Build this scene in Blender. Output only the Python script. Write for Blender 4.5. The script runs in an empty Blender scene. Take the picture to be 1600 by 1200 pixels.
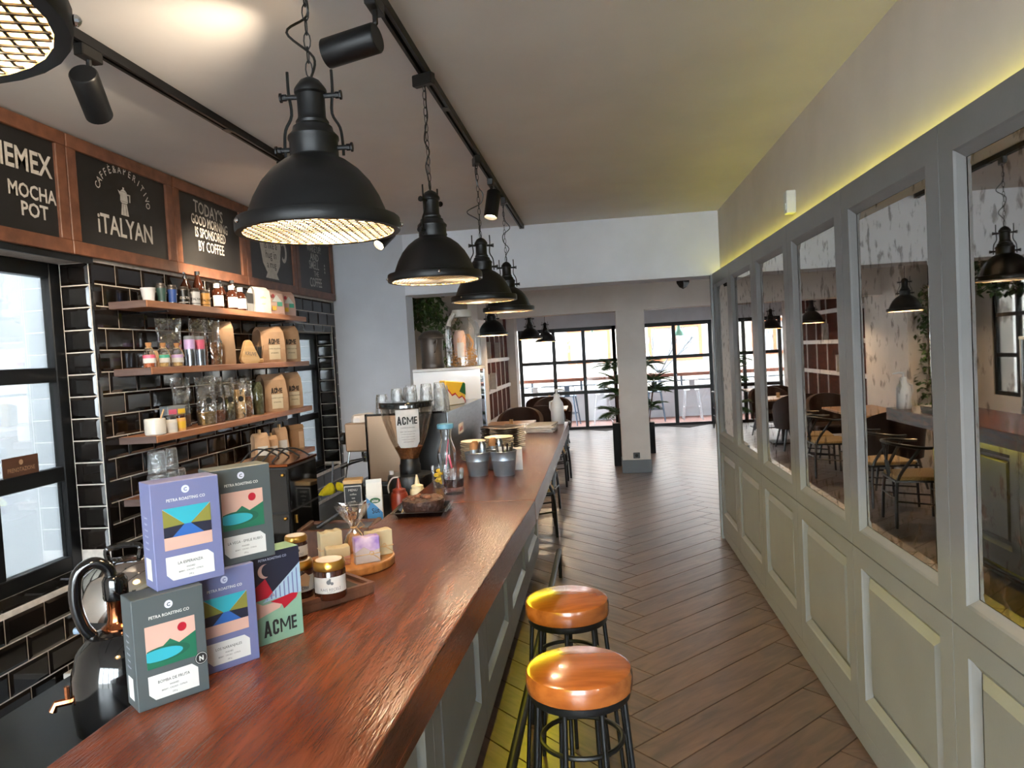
import bpy, bmesh, math, random
from mathutils import Matrix, Vector, Euler
random.seed(7)
SC = bpy.context.scene
COL = SC.collection
PI = math.pi

# ---------------------------------------------------------------- camera
CAM_H = 1.72
FPX = 1140.0
_d = Vector((936 - 800, 545 - 600, FPX)).normalized()
_w = Vector((.051, 1, 0)); _w = (_w - _d * _w.dot(_d)).normalized()
_r = _w.cross(_d).normalized()
cam_data = bpy.data.cameras.new('camera')
cam = bpy.data.objects.new('camera', cam_data)
COL.objects.link(cam)
cam_data.sensor_width = 36.0
cam_data.lens = FPX / 1600 * 36.0
cam_data.clip_start = .02
cam_data.clip_end = 200
_R = Vector((_r[0], _d[0], -_w[0])); _D = Vector((_r[1], _d[1], -_w[1])); _F = Vector((_r[2], _d[2], -_w[2]))
mw = Matrix.Identity(4)
for i in range(3):
    mw[i][0] = _R[i]; mw[i][1] = -_D[i]; mw[i][2] = -_F[i]
mw[2][3] = CAM_H
cam.matrix_world = mw
SC.camera = cam

# ---------------------------------------------------------------- daylight and exposure
world = bpy.data.worlds.new('overcast_sky'); SC.world = world
world.use_nodes = True
wn = world.node_tree.nodes
wn['Background'].inputs[0].default_value = (.88, .95, 1.0, 1)
wn['Background'].inputs[1].default_value = 7.0
SC.view_settings.view_transform = 'Standard'
SC.view_settings.look = 'None'
SC.view_settings.gamma = 1
SC.view_settings.use_curve_mapping = False
SC.view_settings.exposure = 2.12
try:
    SC.cycles.use_denoising = True
    SC.cycles.denoiser = 'OPENIMAGEDENOISE'
    SC.cycles.max_bounces = 10
    SC.cycles.diffuse_bounces = 5
    SC.cycles.glossy_bounces = 5
    SC.cycles.transmission_bounces = 6
    SC.cycles.transparent_max_bounces = 16
    SC.cycles.sample_clamp_indirect = 6
    SC.cycles.caustics_reflective = False
    SC.cycles.caustics_refractive = False
except Exception:
    pass

def light(name, kind, loc, energy, color=(1, .8, .58), size=.05, target=None, spot=60, blend=.5):
    l = bpy.data.lights.new(name, kind); l.energy = energy; l.color = color
    if kind == 'SPOT':
        l.spot_size = math.radians(spot); l.spot_blend = blend; l.shadow_soft_size = size
    elif kind == 'POINT':
        l.shadow_soft_size = size
    o = bpy.data.objects.new(name, l); COL.objects.link(o); o.location = loc
    if target is not None:
        o.rotation_euler = (Vector(target) - Vector(loc)).to_track_quat('-Z', 'Y').to_euler()
    return o

# ---------------------------------------------------------------- materials
def srgb(c):
    if isinstance(c, str):
        c = c.lstrip('#'); c = tuple(int(c[i:i + 2], 16) / 255 for i in (0, 2, 4))
    f = lambda v: v / 12.92 if v <= .04045 else ((v + .055) / 1.055) ** 2.4
    return tuple(f(v) for v in c) + (1,)

MATS = {}
def mat(name, c1, c2=None, scale=6, rough=.5, metal=0, bump=0, bscale=None, stretch=(1, 1, 1), coat=0, spec=.5,
        emit=None, es=0, rnd=0, crough=.08, detail=4, lo=.35, hi=.65, rvar=0, trans=0, alpha=1, wave=0):
    m = bpy.data.materials.new(name); m.use_nodes = True
    nt = m.node_tree; N = nt.nodes; L = nt.links
    b = N['Principled BSDF']
    b.inputs['Roughness'].default_value = rough
    b.inputs['Metallic'].default_value = metal
    b.inputs['Specular IOR Level'].default_value = spec
    b.inputs['Coat Weight'].default_value = coat
    b.inputs['Coat Roughness'].default_value = crough
    if trans: b.inputs['Transmission Weight'].default_value = trans
    if alpha < 1: b.inputs['Alpha'].default_value = alpha
    if c2 is None:
        q = srgb(c1); c2v = tuple(min(1, v * .86) for v in q[:3]) + (1,)
    else:
        c2v = srgb(c2)
    tc = N.new('ShaderNodeTexCoord'); mp = N.new('ShaderNodeMapping')
    mp.inputs['Scale'].default_value = stretch
    L.new(tc.outputs['Object'], mp.inputs['Vector'])
    vec = mp.outputs['Vector']
    oi = None
    if rnd:
        oi = N.new('ShaderNodeObjectInfo')
        ad = N.new('ShaderNodeVectorMath'); ad.operation = 'ADD'
        ml = N.new('ShaderNodeMath'); ml.operation = 'MULTIPLY'; ml.inputs[1].default_value = 37
        L.new(oi.outputs['Random'], ml.inputs[0]); L.new(vec, ad.inputs[0]); L.new(ml.outputs[0], ad.inputs[1]); vec = ad.outputs[0]
    nz = N.new('ShaderNodeTexNoise'); nz.inputs['Scale'].default_value = scale; nz.inputs['Detail'].default_value = detail
    if wave: nz.inputs['Distortion'].default_value = wave
    L.new(vec, nz.inputs['Vector'])
    rp = N.new('ShaderNodeValToRGB')
    rp.color_ramp.elements[0].position = lo; rp.color_ramp.elements[1].position = hi
    rp.color_ramp.elements[0].color = srgb(c1); rp.color_ramp.elements[1].color = c2v
    L.new(nz.outputs['Fac'], rp.inputs['Fac'])
    colout = rp.outputs['Color']
    if rnd:
        hs = N.new('ShaderNodeHueSaturation')
        mr = N.new('ShaderNodeMapRange'); mr.inputs['To Min'].default_value = 1 - rnd; mr.inputs['To Max'].default_value = 1 + rnd
        L.new(oi.outputs['Random'], mr.inputs['Value']); L.new(mr.outputs[0], hs.inputs['Value']); L.new(colout, hs.inputs['Color'])
        colout = hs.outputs['Color']
    L.new(colout, b.inputs['Base Color'])
    if rvar:
        mr2 = N.new('ShaderNodeMapRange'); mr2.inputs['To Min'].default_value = max(.02, rough - rvar); mr2.inputs['To Max'].default_value = rough + rvar
        L.new(nz.outputs['Fac'], mr2.inputs['Value']); L.new(mr2.outputs[0], b.inputs['Roughness'])
    if bump:
        n2 = N.new('ShaderNodeTexNoise'); n2.inputs['Scale'].default_value = bscale or scale * 4; n2.inputs['Detail'].default_value = 3
        L.new(vec, n2.inputs['Vector'])
        bp = N.new('ShaderNodeBump'); bp.inputs['Strength'].default_value = bump; bp.inputs['Distance'].default_value = .01
        L.new(n2.outputs['Fac'], bp.inputs['Height']); L.new(bp.outputs[0], b.inputs['Normal'])
    if emit:
        b.inputs['Emission Color'].default_value = srgb(emit); b.inputs['Emission Strength'].default_value = es
    MATS[name] = m
    return m

def glassmat(name, tint=(1, 1, 1), gloss=.06, rough=.02, edge=.5, bump=0, bscale=20, milk=0):
    m = bpy.data.materials.new(name); m.use_nodes = True
    nt = m.node_tree; N = nt.nodes; L = nt.links
    N.remove(N['Principled BSDF'])
    tr = N.new('ShaderNodeBsdfTransparent'); tr.inputs[0].default_value = tuple(tint) + (1,)
    gl = N.new('ShaderNodeBsdfGlossy'); gl.inputs['Roughness'].default_value = rough
    fr = N.new('ShaderNodeFresnel'); fr.inputs['IOR'].default_value = 1.45
    mu = N.new('ShaderNodeMath'); mu.operation = 'MULTIPLY_ADD'; mu.inputs[1].default_value = edge; mu.inputs[2].default_value = gloss
    mu.use_clamp = True
    mx = N.new('ShaderNodeMixShader')
    L.new(fr.outputs[0], mu.inputs[0]); L.new(mu.outputs[0], mx.inputs[0]); L.new(tr.outputs[0], mx.inputs[1]); L.new(gl.outputs[0], mx.inputs[2])
    if bump:
        n2 = N.new('ShaderNodeTexNoise'); n2.inputs['Scale'].default_value = bscale; n2.inputs['Detail'].default_value = 2
        tc = N.new('ShaderNodeTexCoord'); L.new(tc.outputs['Object'], n2.inputs['Vector'])
        bp = N.new('ShaderNodeBump'); bp.inputs['Strength'].default_value = bump; bp.inputs['Distance'].default_value = .02
        L.new(n2.outputs['Fac'], bp.inputs['Height']); L.new(bp.outputs[0], gl.inputs['Normal']); L.new(bp.outputs[0], fr.inputs['Normal'])
    out = mx.outputs[0]
    if milk:
        df = N.new('ShaderNodeBsdfDiffuse'); df.inputs[0].default_value = (.9, .9, .9, 1); m2 = N.new('ShaderNodeMixShader'); m2.inputs[0].default_value = milk
        L.new(out, m2.inputs[1]); L.new(df.outputs[0], m2.inputs[2]); out = m2.outputs[0]
    L.new(out, N['Material Output'].inputs[0])
    MATS[name] = m
    return m

def mirrormat():
    m = bpy.data.materials.new('antique_mirror'); m.use_nodes = True
    nt = m.node_tree; N = nt.nodes; L = nt.links
    b = N['Principled BSDF']; b.inputs['Metallic'].default_value = 1; b.inputs['Roughness'].default_value = .015
    b.inputs['Base Color'].default_value = (.72, .70, .66, 1)
    df = N.new('ShaderNodeBsdfDiffuse'); df.inputs[0].default_value = srgb('#5e4a38')
    tc = N.new('ShaderNodeTexCoord'); mp = N.new('ShaderNodeMapping'); mp.inputs['Scale'].default_value = (1, 20, 14)
    L.new(tc.outputs['Object'], mp.inputs[0])
    nz = N.new('ShaderNodeTexNoise'); nz.inputs['Scale'].default_value = 1.2; nz.inputs['Detail'].default_value = 3; L.new(mp.outputs[0], nz.inputs['Vector'])
    rp = N.new('ShaderNodeValToRGB'); rp.color_ramp.elements[0].position = .57; rp.color_ramp.elements[1].position = .68
    rp.color_ramp.elements[0].color = (0, 0, 0, 1); rp.color_ramp.elements[1].color = (.55, .55, .55, 1)
    L.new(nz.outputs['Fac'], rp.inputs[0])
    mx = N.new('ShaderNodeMixShader'); L.new(rp.outputs[0], mx.inputs[0]); L.new(b.outputs[0], mx.inputs[1]); L.new(df.outputs[0], mx.inputs[2])
    L.new(mx.outputs[0], N['Material Output'].inputs[0])
    MATS['antique_mirror'] = m

mat('plaster_white', '#dcdde3', '#d4d5db', 3, .85, bump=.05, bscale=60)
mat('plaster_ceiling', '#e2dedb', '#dad6d3', 2, .9, bump=.04, bscale=50)
mat('plaster_beige', '#d2c9c1', '#cac1b9', 3, .85, bump=.05, bscale=60)
mat('plaster_grey', '#c6c7cd', '#bebfc5', 3, .85, bump=.05, bscale=60)
mat('grey_paint', '#787878', '#727272', 4, .38, bump=.02, bscale=80)
mat('grey_paint_dark', '#5f6468', '#595e62', 4, .45)
mat('bar_wood', '#4c2515', '#663724', 3.2, .2, stretch=(9, 1.2, 9), bump=.2, bscale=26, coat=.0, wave=.6, rvar=.06, spec=.3)
mat('bar_wood_edge', '#54281b', '#6d382a', 3.2, .22, stretch=(9, 1, 9), bump=.05, bscale=14, coat=.25)
mat('shelf_wood', '#9e6a48', '#825235', 4, .42, stretch=(8, 1, 8), bump=.05)
mat('shelf_end_wood', '#5c4a44', '#4c3b36', 8, .5, stretch=(1, 6, 6), bump=.05)
mat('frame_wood', '#7a4e38', '#613c2a', 5, .45, stretch=(3, 3, 3), bump=.06, bscale=40)
mat('stool_wood', '#a8612c', '#8a4a20', 4, .22, stretch=(1, 6, 6), coat=.4)
mat('tray_wood', '#5c3a28', '#4a2d1e', 5, .5, stretch=(8, 1, 4), bump=.1)
mat('olive_wood', '#b07a42', '#8a5a2c', 4, .45, stretch=(5, 1, 4), wave=1)
mat('pale_wood', '#c9a77c', '#b8935f', 5, .5, stretch=(1, 8, 8))
mat('floor_wood', '#6e5142', '#443028', 3.0, .4, stretch=(1.2, 7, 7), bump=.06, bscale=10, rnd=.16, wave=.8, rvar=.08, spec=.8, coat=1.0, crough=.3)
mat('floor_joint', '#352822', '#2a1f1a', 3, .8, spec=.2)
mat('chalkboard', '#1b1a19', '#232120', 3, .38)
mat('chalk', '#c6c0b8', '#b6b0a8', 40, .9)
mat('black_metal', '#0b0c0e', '#101113', 8, .42, spec=.35)
mat('black_gloss', '#0a0a0b', '#0d0d0e', 4, .08, coat=.6)
mat('black_plastic', '#0d0d0d', '#121212', 8, .35)
mat('tile_black', '#0f0d0c', '#17120f', 5, .07, coat=.0, rnd=.25)
mat('case_front', '#eef1f5', '#e2e6ec', 2, .12, coat=.3)
mat('grout', '#cfc5ba', '#b8aea3', 30, .9)
mat('window_black', '#0c0d0f', '#111214', 10, .4, spec=.35)
mat('lamp_inner', '#e8cfa6', '#dcc08e', 10, .4)
mat('bulb', '#fff2d8', '#fff2d8', 4, .4, emit='#ffd9a0', es=6)
mat('spot_lens', '#fff2d8', '#fff2d8', 4, .4, emit='#ffe2b8', es=14)
mat('led_bar', '#f0e060', '#f0e060', 4, .5, emit='#ece030', es=11)
mat('led_strip', '#f0e060', '#f0e060', 4, .5, emit='#e8e030', es=1.9)
mat('chrome', '#d8d8d8', '#c8c8c8', 4, .08, metal=1)
mat('steel', '#959ba2', '#858b92', 10, .28, metal=1, stretch=(1, 1, 8))
mat('galvanized', '#8e979f', '#7e878f', 14, .38, metal=.7)
mat('aged_metal', '#5c554f', '#484240', 8, .45, metal=.7)
mat('copper', '#b06a45', '#96552f', 6, .15, metal=1)
mat('gold_lid', '#c59a4e', '#a98038', 6, .28, metal=.9)
mat('machine_tan', '#b89a80', '#a88a70', 1.5, .25, metal=.55)
mat('white_plastic', '#c4c4c4', '#bababa', 10, .4)
mat('paper_white', '#c0bcb7', '#b4b0ab', 20, .8)
mat('napkin', '#d4cfca', '#c6c1bc', 30, .9)
mat('ceramic', '#c4beb4', '#b8b2a8', 10, .3)
mat('plate_dark', '#261c1a', '#33261f', 9, .35)
mat('plate_cream', '#d3c3a6', '#c4b292', 9, .35)
mat('kraft', '#b39070', '#a38060', 10, .8, bump=.12, bscale=14)
mat('kraft_dark', '#8f6a4a', '#80603f', 10, .8, bump=.1, bscale=14)
mat('box_lilac', '#62678c', '#5e6387', 5, .55)
mat('box_grey', '#444c4e', '#40484a', 5, .55)
mat('art_pink', '#bb998c'); mat('art_cyan', '#2c96a6'); mat('art_olive', '#757432'); mat('art_navy', '#171a2c'); mat('art_blue', '#28589c')
mat('art_green', '#195f46'); mat('art_green_dark', '#15523e'); mat('art_red', '#9c1226'); mat('art_mint', '#789c86'); mat('art_stripe', '#90a8ba')
mat('art_white', '#c2c4c1', '#bcbebb'); mat('ink', '#131313', '#181818', 20, .7); mat('ink_grey', '#55585c', '#4d5054', 20, .7); mat('print_pale', '#bfc4d4', '#b7bccc', 20, .7)
mat('amber_glass', '#2c140a', '#38190c', 6, .1, coat=.5)
mat('coffee_liquid', '#2a0c06', '#3a120a', 6, .1, coat=.4)
mat('jam_dark', '#2a120b', '#38180f', 6, .12, coat=.5)
mat('label_orange', '#cf9a52'); mat('label_pink', '#c95a73'); mat('label_green', '#3f9a80'); mat('label_lilac', '#b79bc4'); mat('label_blue', '#2b4a8a'); mat('label_dgreen', '#2c4742')
mat('label_yellow', '#d6ad32')
mat('cork', '#a87a50', '#8c6038', 20, .9)
mat('twine', '#c2a276', '#a88858', 30, .9)
mat('soap_cream', '#b8ab8c', '#a0926f', 5, .55, bump=.1, bscale=30)
mat('soap_purple', '#c9b7c9', '#7c60a8', 9, .55, lo=.4, hi=.55)
mat('soap_white', '#b4aaa8', '#a0958c', 8, .55, bump=.1, bscale=30)
mat('soap_pink', '#c9a58e', '#9a5a52', 9, .55)
mat('cake', '#48291d', '#2a160e', 26, .6, bump=.8, bscale=60)
mat('cake_nut', '#6d4530', '#533222', 20, .5, bump=.4, bscale=40)
mat('lemon', '#d6b42c', '#c4a020', 12, .45)
mat('sauce_red', '#8a3a28', '#7a2f20', 6, .35)
mat('cream_plastic', '#dccfa8', '#d0c29a', 6, .4)
mat('blue_lid', '#5c92ac', '#5288a2', 6, .45)
mat('blue_bin', '#8fa4b8', '#8398ac', 6, .45)
mat('yellow_sponge', '#d2cc22', '#bdb618', 30, .9, bump=.5, bscale=60)
mat('carton_blue', '#3a7cae', '#3070a2')
mat('carton_green', '#14532c')
mat('herb_brown', '#7a4a22', '#5a3418', 60, .8, bump=.8, bscale=90)
mat('herb_orange', '#a8521e', '#8a3e14', 60, .8, bump=.8, bscale=90)
mat('herb_green', '#5a5a34', '#44451f', 60, .8, bump=.8, bscale=90)
mat('herb_gold', '#b08a3c', '#8c6a24', 60, .8, bump=.8, bscale=90)
mat('herb_tan', '#c2a272', '#a4844f', 60, .8, bump=.8, bscale=90)
mat('leather_brown', '#2e1a13', '#24130d', 6, .6, spec=.25, bump=.1, bscale=60)
mat('chair_black', '#0f0f11', '#151517', 8, .35)
mat('woven_seat', '#c09a66', '#a07c48', 90, .8, bump=.6, bscale=120)
mat('table_top', '#b98d66', '#a67a52', 4, .3, stretch=(1, 7, 7))
mat('rack_brown', '#4c2216', '#391810', 5, .85, spec=.08, stretch=(1, 1, 4))
mat('rack_white', '#c9c2c0', '#bdb6b4', 6, .6)
mat('leaf_green', '#2f5226', '#1c3a18', 8, .5, rnd=.2)
mat('palm_green', '#3a5a2c', '#27431d', 8, .5, rnd=.2)
mat('ivy_green', '#4a6626', '#203a14', 5, .5, rnd=.2)
mat('planter_black', '#0b0b0c', '#101011', 8, .6, spec=.2)
mat('straw', '#d09a52', '#b07a34', 20, .7)
mat('facade_cream', '#bdb4aa', '#b3aaa0', 1, .9)
mat('facade_orange', '#a0603f', '#8f5436', 3, .8)
mat('curtain', '#8e9298', '#a4a8ae', 14, .9, stretch=(6, 1, .3))
mat('ledge_wood', '#8c5540', '#7a4632', 4, .5, stretch=(1, 6, 6))
mat('terrace_floor', '#8a6258', '#7a544a', 3, .6)
mat('metal_white', '#d0d4d8', '#c6cace', 8, .4, metal=.1)
mat('metal_blue', '#5c6e80', '#526476', 8, .4, metal=.3)
mat('lamp_green', '#7fb49a', '#75aa90', 8, .5)
mat('outer_grey', '#9c9a94', '#918f89', 1.4, .9, bump=.1)
mat('outer_white', '#d4d8dc', '#cacED2', 2, .85)
mat('stone', '#aaa6a2', '#86827e', 7, .9, bump=.4, bscale=20, rnd=.16)
mat('paving', '#8f8d8a', '#7f7d7a', 2, .9)
mat('hedge', '#3f6a30', '#1f3d18', 9, .8, bump=.6)
mat('rope_grey', '#777a7c', '#6d7072', 20, .8)
mat('fabric_white', '#d3cdc8', '#c5bfba', 8, .9, bump=.3)
glassmat('window_glass', (.97, .99, 1.0), .03, .01, .6)
glassmat('clear_glass', (.97, .98, .98), .03, .02, .6, milk=.015)
glassmat('rippled_glass', (.95, .96, .96), .10, .06, 1.0, bump=.5, bscale=60, milk=.06)
glassmat('cellophane', (.98, .97, .96), .16, .1, .9, bump=1.0, bscale=13, milk=.03)
glassmat('smoked_hopper', (.86, .80, .74), .03, .03, .5)
glassmat('case_glass', (.9, .95, .98), .2, .03, .9)
mirrormat()
# ---------------------------------------------------------------- geometry helpers
class MB:
    def __init__(s): s.v = []; s.f = []
    def add(s, vs, fs):
        o = len(s.v); s.v += [tuple(p) for p in vs]; s.f += [tuple(i + o for i in f) for f in fs]; return s
    def box(s, x0, x1, y0, y1, z0, z1, m=None):
        vs = [(x0, y0, z0), (x1, y0, z0), (x1, y1, z0), (x0, y1, z0), (x0, y0, z1), (x1, y0, z1), (x1, y1, z1), (x0, y1, z1)]
        if m is not None: vs = [tuple(m @ Vector(p)) for p in vs]
        return s.add(vs, [(3, 2, 1, 0), (4, 5, 6, 7), (0, 1, 5, 4), (1, 2, 6, 5), (2, 3, 7, 6), (3, 0, 4, 7)])
    def lathe(s, prof, n=24, c=(0, 0, 0), m=None, a0=0, a1=None):
        full = a1 is None; span = 2 * PI if full else a1 - a0; k = n if full else n + 1
        vs = []
        for r, z in prof:
            for i in range(k):
                a = a0 + span * i / n
                p = (c[0] + r * math.cos(a), c[1] + r * math.sin(a), c[2] + z)
                vs.append(tuple(m @ Vector(p)) if m is not None else p)
        fs = []
        for j in range(len(prof) - 1):
            for i in range(n):
                i2 = (i + 1) % k
                fs.append((j * k + i, j * k + i2, (j + 1) * k + i2, (j + 1) * k + i))
        return s.add(vs, fs)
    def tube(s, path, r, n=8, closed=False, cap=True):
        P = [Vector(p) for p in path]; k = len(P); rs = r if isinstance(r, (list, tuple)) else [r] * k
        vs = []; up = None
        for i, p in enumerate(P):
            if closed: t = (P[(i + 1) % k] - P[i - 1])
            else: t = (P[min(i + 1, k - 1)] - P[max(i - 1, 0)])
            t = t.normalized() if t.length > 1e-9 else Vector((0, 0, 1))
            if up is None:
                up = Vector((0, 0, 1)) if abs(t.z) < .9 else Vector((1, 0, 0))
            a = t.cross(up)
            if a.length < 1e-6: a = t.cross(Vector((1, 0, 0)))
            a.normalize(); b = a.cross(t).normalized(); up = b
            for j in range(n):
                q = 2 * PI * j / n
                vs.append(tuple(p + (a * math.cos(q) + b * math.sin(q)) * rs[i]))
        fs = []
        for i in range(k if closed else k - 1):
            i2 = (i + 1) % k
            for j in range(n):
                j2 = (j + 1) % n
                fs.append((i * n + j, i * n + j2, i2 * n + j2, i2 * n + j))
        if cap and not closed:
            fs.append(tuple(range(n - 1, -1, -1))); fs.append(tuple((k - 1) * n + j for j in range(n)))
        return s.add(vs, fs)
    def prism(s, poly, d0, d1, axis='y', m=None):
        # polygon in the other two axes, extruded from d0 to d1 along axis
        n = len(poly)
        def P(a, b, d):
            p = {'y': (a, d, b), 'x': (d, a, b), 'z': (a, b, d)}[axis]
            return tuple(m @ Vector(p)) if m is not None else p
        vs = [P(a, b, d0) for a, b in poly] + [P(a, b, d1) for a, b in poly]
        fs = [tuple(range(n - 1, -1, -1)), tuple(range(n, 2 * n))] + [(i, (i + 1) % n, n + (i + 1) % n, n + i) for i in range(n)]
        return s.add(vs, fs)
    def sphere(s, c, r, n=14, k=8, sz=1, sx=1, sy=1):
        prof = [(math.sin(PI * i / k) , -math.cos(PI * i / k)) for i in range(k + 1)]
        vs = []; 
        for a, z in prof:
            for i in range(n):
                q = 2 * PI * i / n
                vs.append((c[0] + r * sx * a * math.cos(q), c[1] + r * sy * a * math.sin(q), c[2] + r * sz * z))
        fs = [(j * n + i, j * n + (i + 1) % n, (j + 1) * n + (i + 1) % n, (j + 1) * n + i) for j in range(k) for i in range(n)]
        return s.add(vs, fs)
    def mesh(s, name, smooth=False, bevel=0, seg=1, weld=True):
        me = bpy.data.meshes.new(name); me.from_pydata(s.v, [], s.f)
        bm = bmesh.new(); bm.from_mesh(me)
        if weld: bmesh.ops.remove_doubles(bm, verts=bm.verts, dist=1e-6)
        bmesh.ops.recalc_face_normals(bm, faces=bm.faces)
        if bevel:
            es = [e for e in bm.edges if len(e.link_faces) == 2 and e.calc_face_angle(0) > .5]
            if es: bmesh.ops.bevel(bm, geom=es, offset=bevel, segments=seg, profile=.5, affect='EDGES', clamp_overlap=True)
        if smooth:
            for f in bm.faces: f.smooth = True
            for e in bm.edges:
                if len(e.link_faces) == 2 and e.calc_face_angle(0) > .7: e.smooth = False
        bm.to_mesh(me); bm.free()
        return me
    def build(s, name, m, parent=None, smooth=False, bevel=0, seg=1, loc=None, rot=None, label=None):
        me = s.mesh(name, smooth, bevel, seg)
        return put(name, me, m, parent, loc, rot, label)

def put(name, me, m, parent=None, loc=None, rot=None, label=None):
    if m and not me.materials: me.materials.append(MATS[m])
    o = bpy.data.objects.new(name, me); COL.objects.link(o)
    if parent: o.parent = parent
    if loc: o.location = loc
    if rot: o.rotation_euler = rot
    if label: o['label'] = label
    return o

def thing(name, label, cat, loc=(0, 0, 0), rotz=0, group=None):
    o = bpy.data.objects.new(name, None); COL.objects.link(o); o.empty_display_size = .05
    o.location = loc; o.rotation_euler = (0, 0, rotz)
    o['label'] = label; o['category'] = cat
    if group: o['group'] = group
    return o
def tag(o, label, cat, group=None):
    o['label'] = label; o['category'] = cat
    if group: o['group'] = group
    return o
def struct(o, label=None, cat=None):
    o['kind'] = 'structure'
    if label: o['label'] = label
    if cat: o['category'] = cat
    return o
def sempty(name, label=None, cat=None, loc=(0, 0, 0)):
    o = bpy.data.objects.new(name, None); COL.objects.link(o); o.location = loc; o.empty_display_size = .05
    return struct(o, label, cat)
def copy_tree(o, parent=None):
    c = o.copy(); COL.objects.link(c); c.parent = parent
    for ch in o.children: copy_tree(ch, c)
    return c
def clone(root, loc, rotz=0, label=None, group=None):
    c = copy_tree(root); c.location = loc; c.rotation_euler = (0, 0, rotz)
    if label: c['label'] = label
    if group: c['group'] = group
    return c

def B(x0, x1, y0, y1, z0, z1): return MB().box(x0, x1, y0, y1, z0, z1)
def cyl(a, b, r, n=12, r2=None): return MB().tube([a, b], [r, r2 if r2 is not None else r], n)
def catmull(pts, k=6, closed=False):
    P = [Vector(p) for p in pts]; n = len(P); out = []
    for i in range(n if closed else n - 1):
        p0 = P[(i - 1) % n] if closed or i > 0 else P[0]; p1 = P[i]; p2 = P[(i + 1) % n]; p3 = P[(i + 2) % n] if closed or i + 2 < n else P[-1]
        for j in range(k):
            t = j / k
            out.append(.5 * ((2 * p1) + (p2 - p0) * t + (2 * p0 - 5 * p1 + 4 * p2 - p3) * t * t + (-p0 + 3 * p1 - 3 * p2 + p3) * t ** 3))
    if not closed: out.append(P[-1])
    return out

# flat lettering: meshes made from the built-in font
_TC = {}
def block_letters():
    S = {'A': ([[(0, 0), (.17, 0), (.37, 1), (.19, 1)], [(.39, 0), (.56, 0), (.37, 1), (.19, 1)], [(.13, .2), (.43, .2), (.40, .36), (.16, .36)]], .62),
         'M': ([[(0, 0), (.15, 0), (.15, 1), (0, 1)], [(.73, 0), (.88, 0), (.88, 1), (.73, 1)], [(.02, 1), (.17, 1), (.51, .3), (.37, .3)], [(.86, 1), (.71, 1), (.37, .3), (.51, .3)]], .94),
         'E': ([[(0, 0), (.17, 0), (.17, 1), (0, 1)]] + [[(.17, a), (.45, a), (.45, a + .17), (.17, a + .17)] for a in (0, .415, .83)], .45)}
    C = [[(0, .14), (.18, .2), (.18, .8), (0, .86)], [(0, .86), (.18, .8), (.2, .83), (.13, 1)], [(.13, 1), (.2, .83), (.28, .83), (.35, 1)], [(.35, 1), (.28, .83), (.30, .8), (.48, .86)], [(.30, .8), (.30, .64), (.48, .64), (.48, .86)]]
    S['C'] = (C + [[(x, 1 - y) for x, y in p] for p in C[1:]], .56)
    vs = []; fs = []; x = -1.24
    for ch, k in zip('ACME', (1.0, .92, .86, .84)):
        for p in S[ch][0]:
            o = len(vs); vs += [(x + a * k, (b * k + (1 - k) * .45) * .8, 0) for a, b in p]; fs.append(tuple(range(o, o + len(p))))
        x += S[ch][1] * k + .02
    return vs, fs
def textgeo(s, bold=0):
    if s == 'ACME': return block_letters()
    key = (s, bold)
    if key not in _TC:
        cu = bpy.data.curves.new('lettering', 'FONT'); cu.body = s; cu.size = 1; cu.align_x = 'CENTER'; cu.resolution_u = 2
        cu.offset = bold; cu.fill_mode = 'FRONT'
        ob = bpy.data.objects.new('lettering', cu); COL.objects.link(ob)
        bpy.context.view_layer.update()
        me = bpy.data.meshes.new_from_object(ob.evaluated_get(bpy.context.evaluated_depsgraph_get()))
        _TC[key] = ([tuple(v.co) for v in me.vertices], [tuple(p.vertices) for p in me.polygons])
        bpy.data.objects.remove(ob); bpy.data.meshes.remove(me); bpy.data.curves.remove(cu)
    return _TC[key]
def letters(items, name, m, parent, frame, bold=0.0, label=None):
    """items: (text, u, v, size[, xscale[, angle]]) in the plane; frame: Matrix plane -> parent space"""
    mb = MB()
    for it in items:
        s, u, v, size = it[:4]; xs = it[4] if len(it) > 4 else 1; an = it[5] if len(it) > 5 else 0
        vs, fs = textgeo(s, it[6] if len(it) > 6 else bold)
        ca, sa = math.cos(an), math.sin(an); out = []
        for x, y, z in vs:
            x *= size * xs; y *= size
            out.append(tuple(frame @ Vector((u + x * ca - y * sa, v + x * sa + y * ca, 0))))
        mb.add(out, fs)
    me = bpy.data.meshes.new(name); me.from_pydata(mb.v, [], mb.f)
    return put(name, me, m, parent, None, None, label)
def FRAME(o, ex, ey):
    ex = Vector(ex); ey = Vector(ey); ez = ex.cross(ey); m = Matrix.Identity(4)
    for i in range(3): m[i][0] = ex[i]; m[i][1] = ey[i]; m[i][2] = ez[i]; m[i][3] = o[i]
    return m
def flat(poly, frame, name, m, parent, h=0.0, label=None):
    vs = [tuple(frame @ Vector((u, v, h))) for u, v in poly]
    me = bpy.data.meshes.new(name); me.from_pydata(vs, [], [tuple(range(len(vs)))])
    return put(name, me, m, parent, None, None, label)
def circ(cx, cy, r, n=20, ry=None): return [(cx + r * math.cos(2 * PI * i / n), cy + (ry or r) * math.sin(2 * PI * i / n)) for i in range(n)]
def flatmulti(polys, frame, name, m, parent, h=0.0):
    mb = MB()
    for p in polys: mb.add([tuple(frame @ Vector((u, v, h))) for u, v in p], [tuple(range(len(p)))])
    me = bpy.data.meshes.new(name); me.from_pydata(mb.v, [], mb.f)
    return put(name, me, m, parent)

# ================================================================ SETTING
XL = -2.40      # face of the tiled wall
XR = 1.00       # face of the panelled wall
CZ = 2.85       # ceiling
Y0 = -2.6       # glazed front behind the photographer
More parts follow.
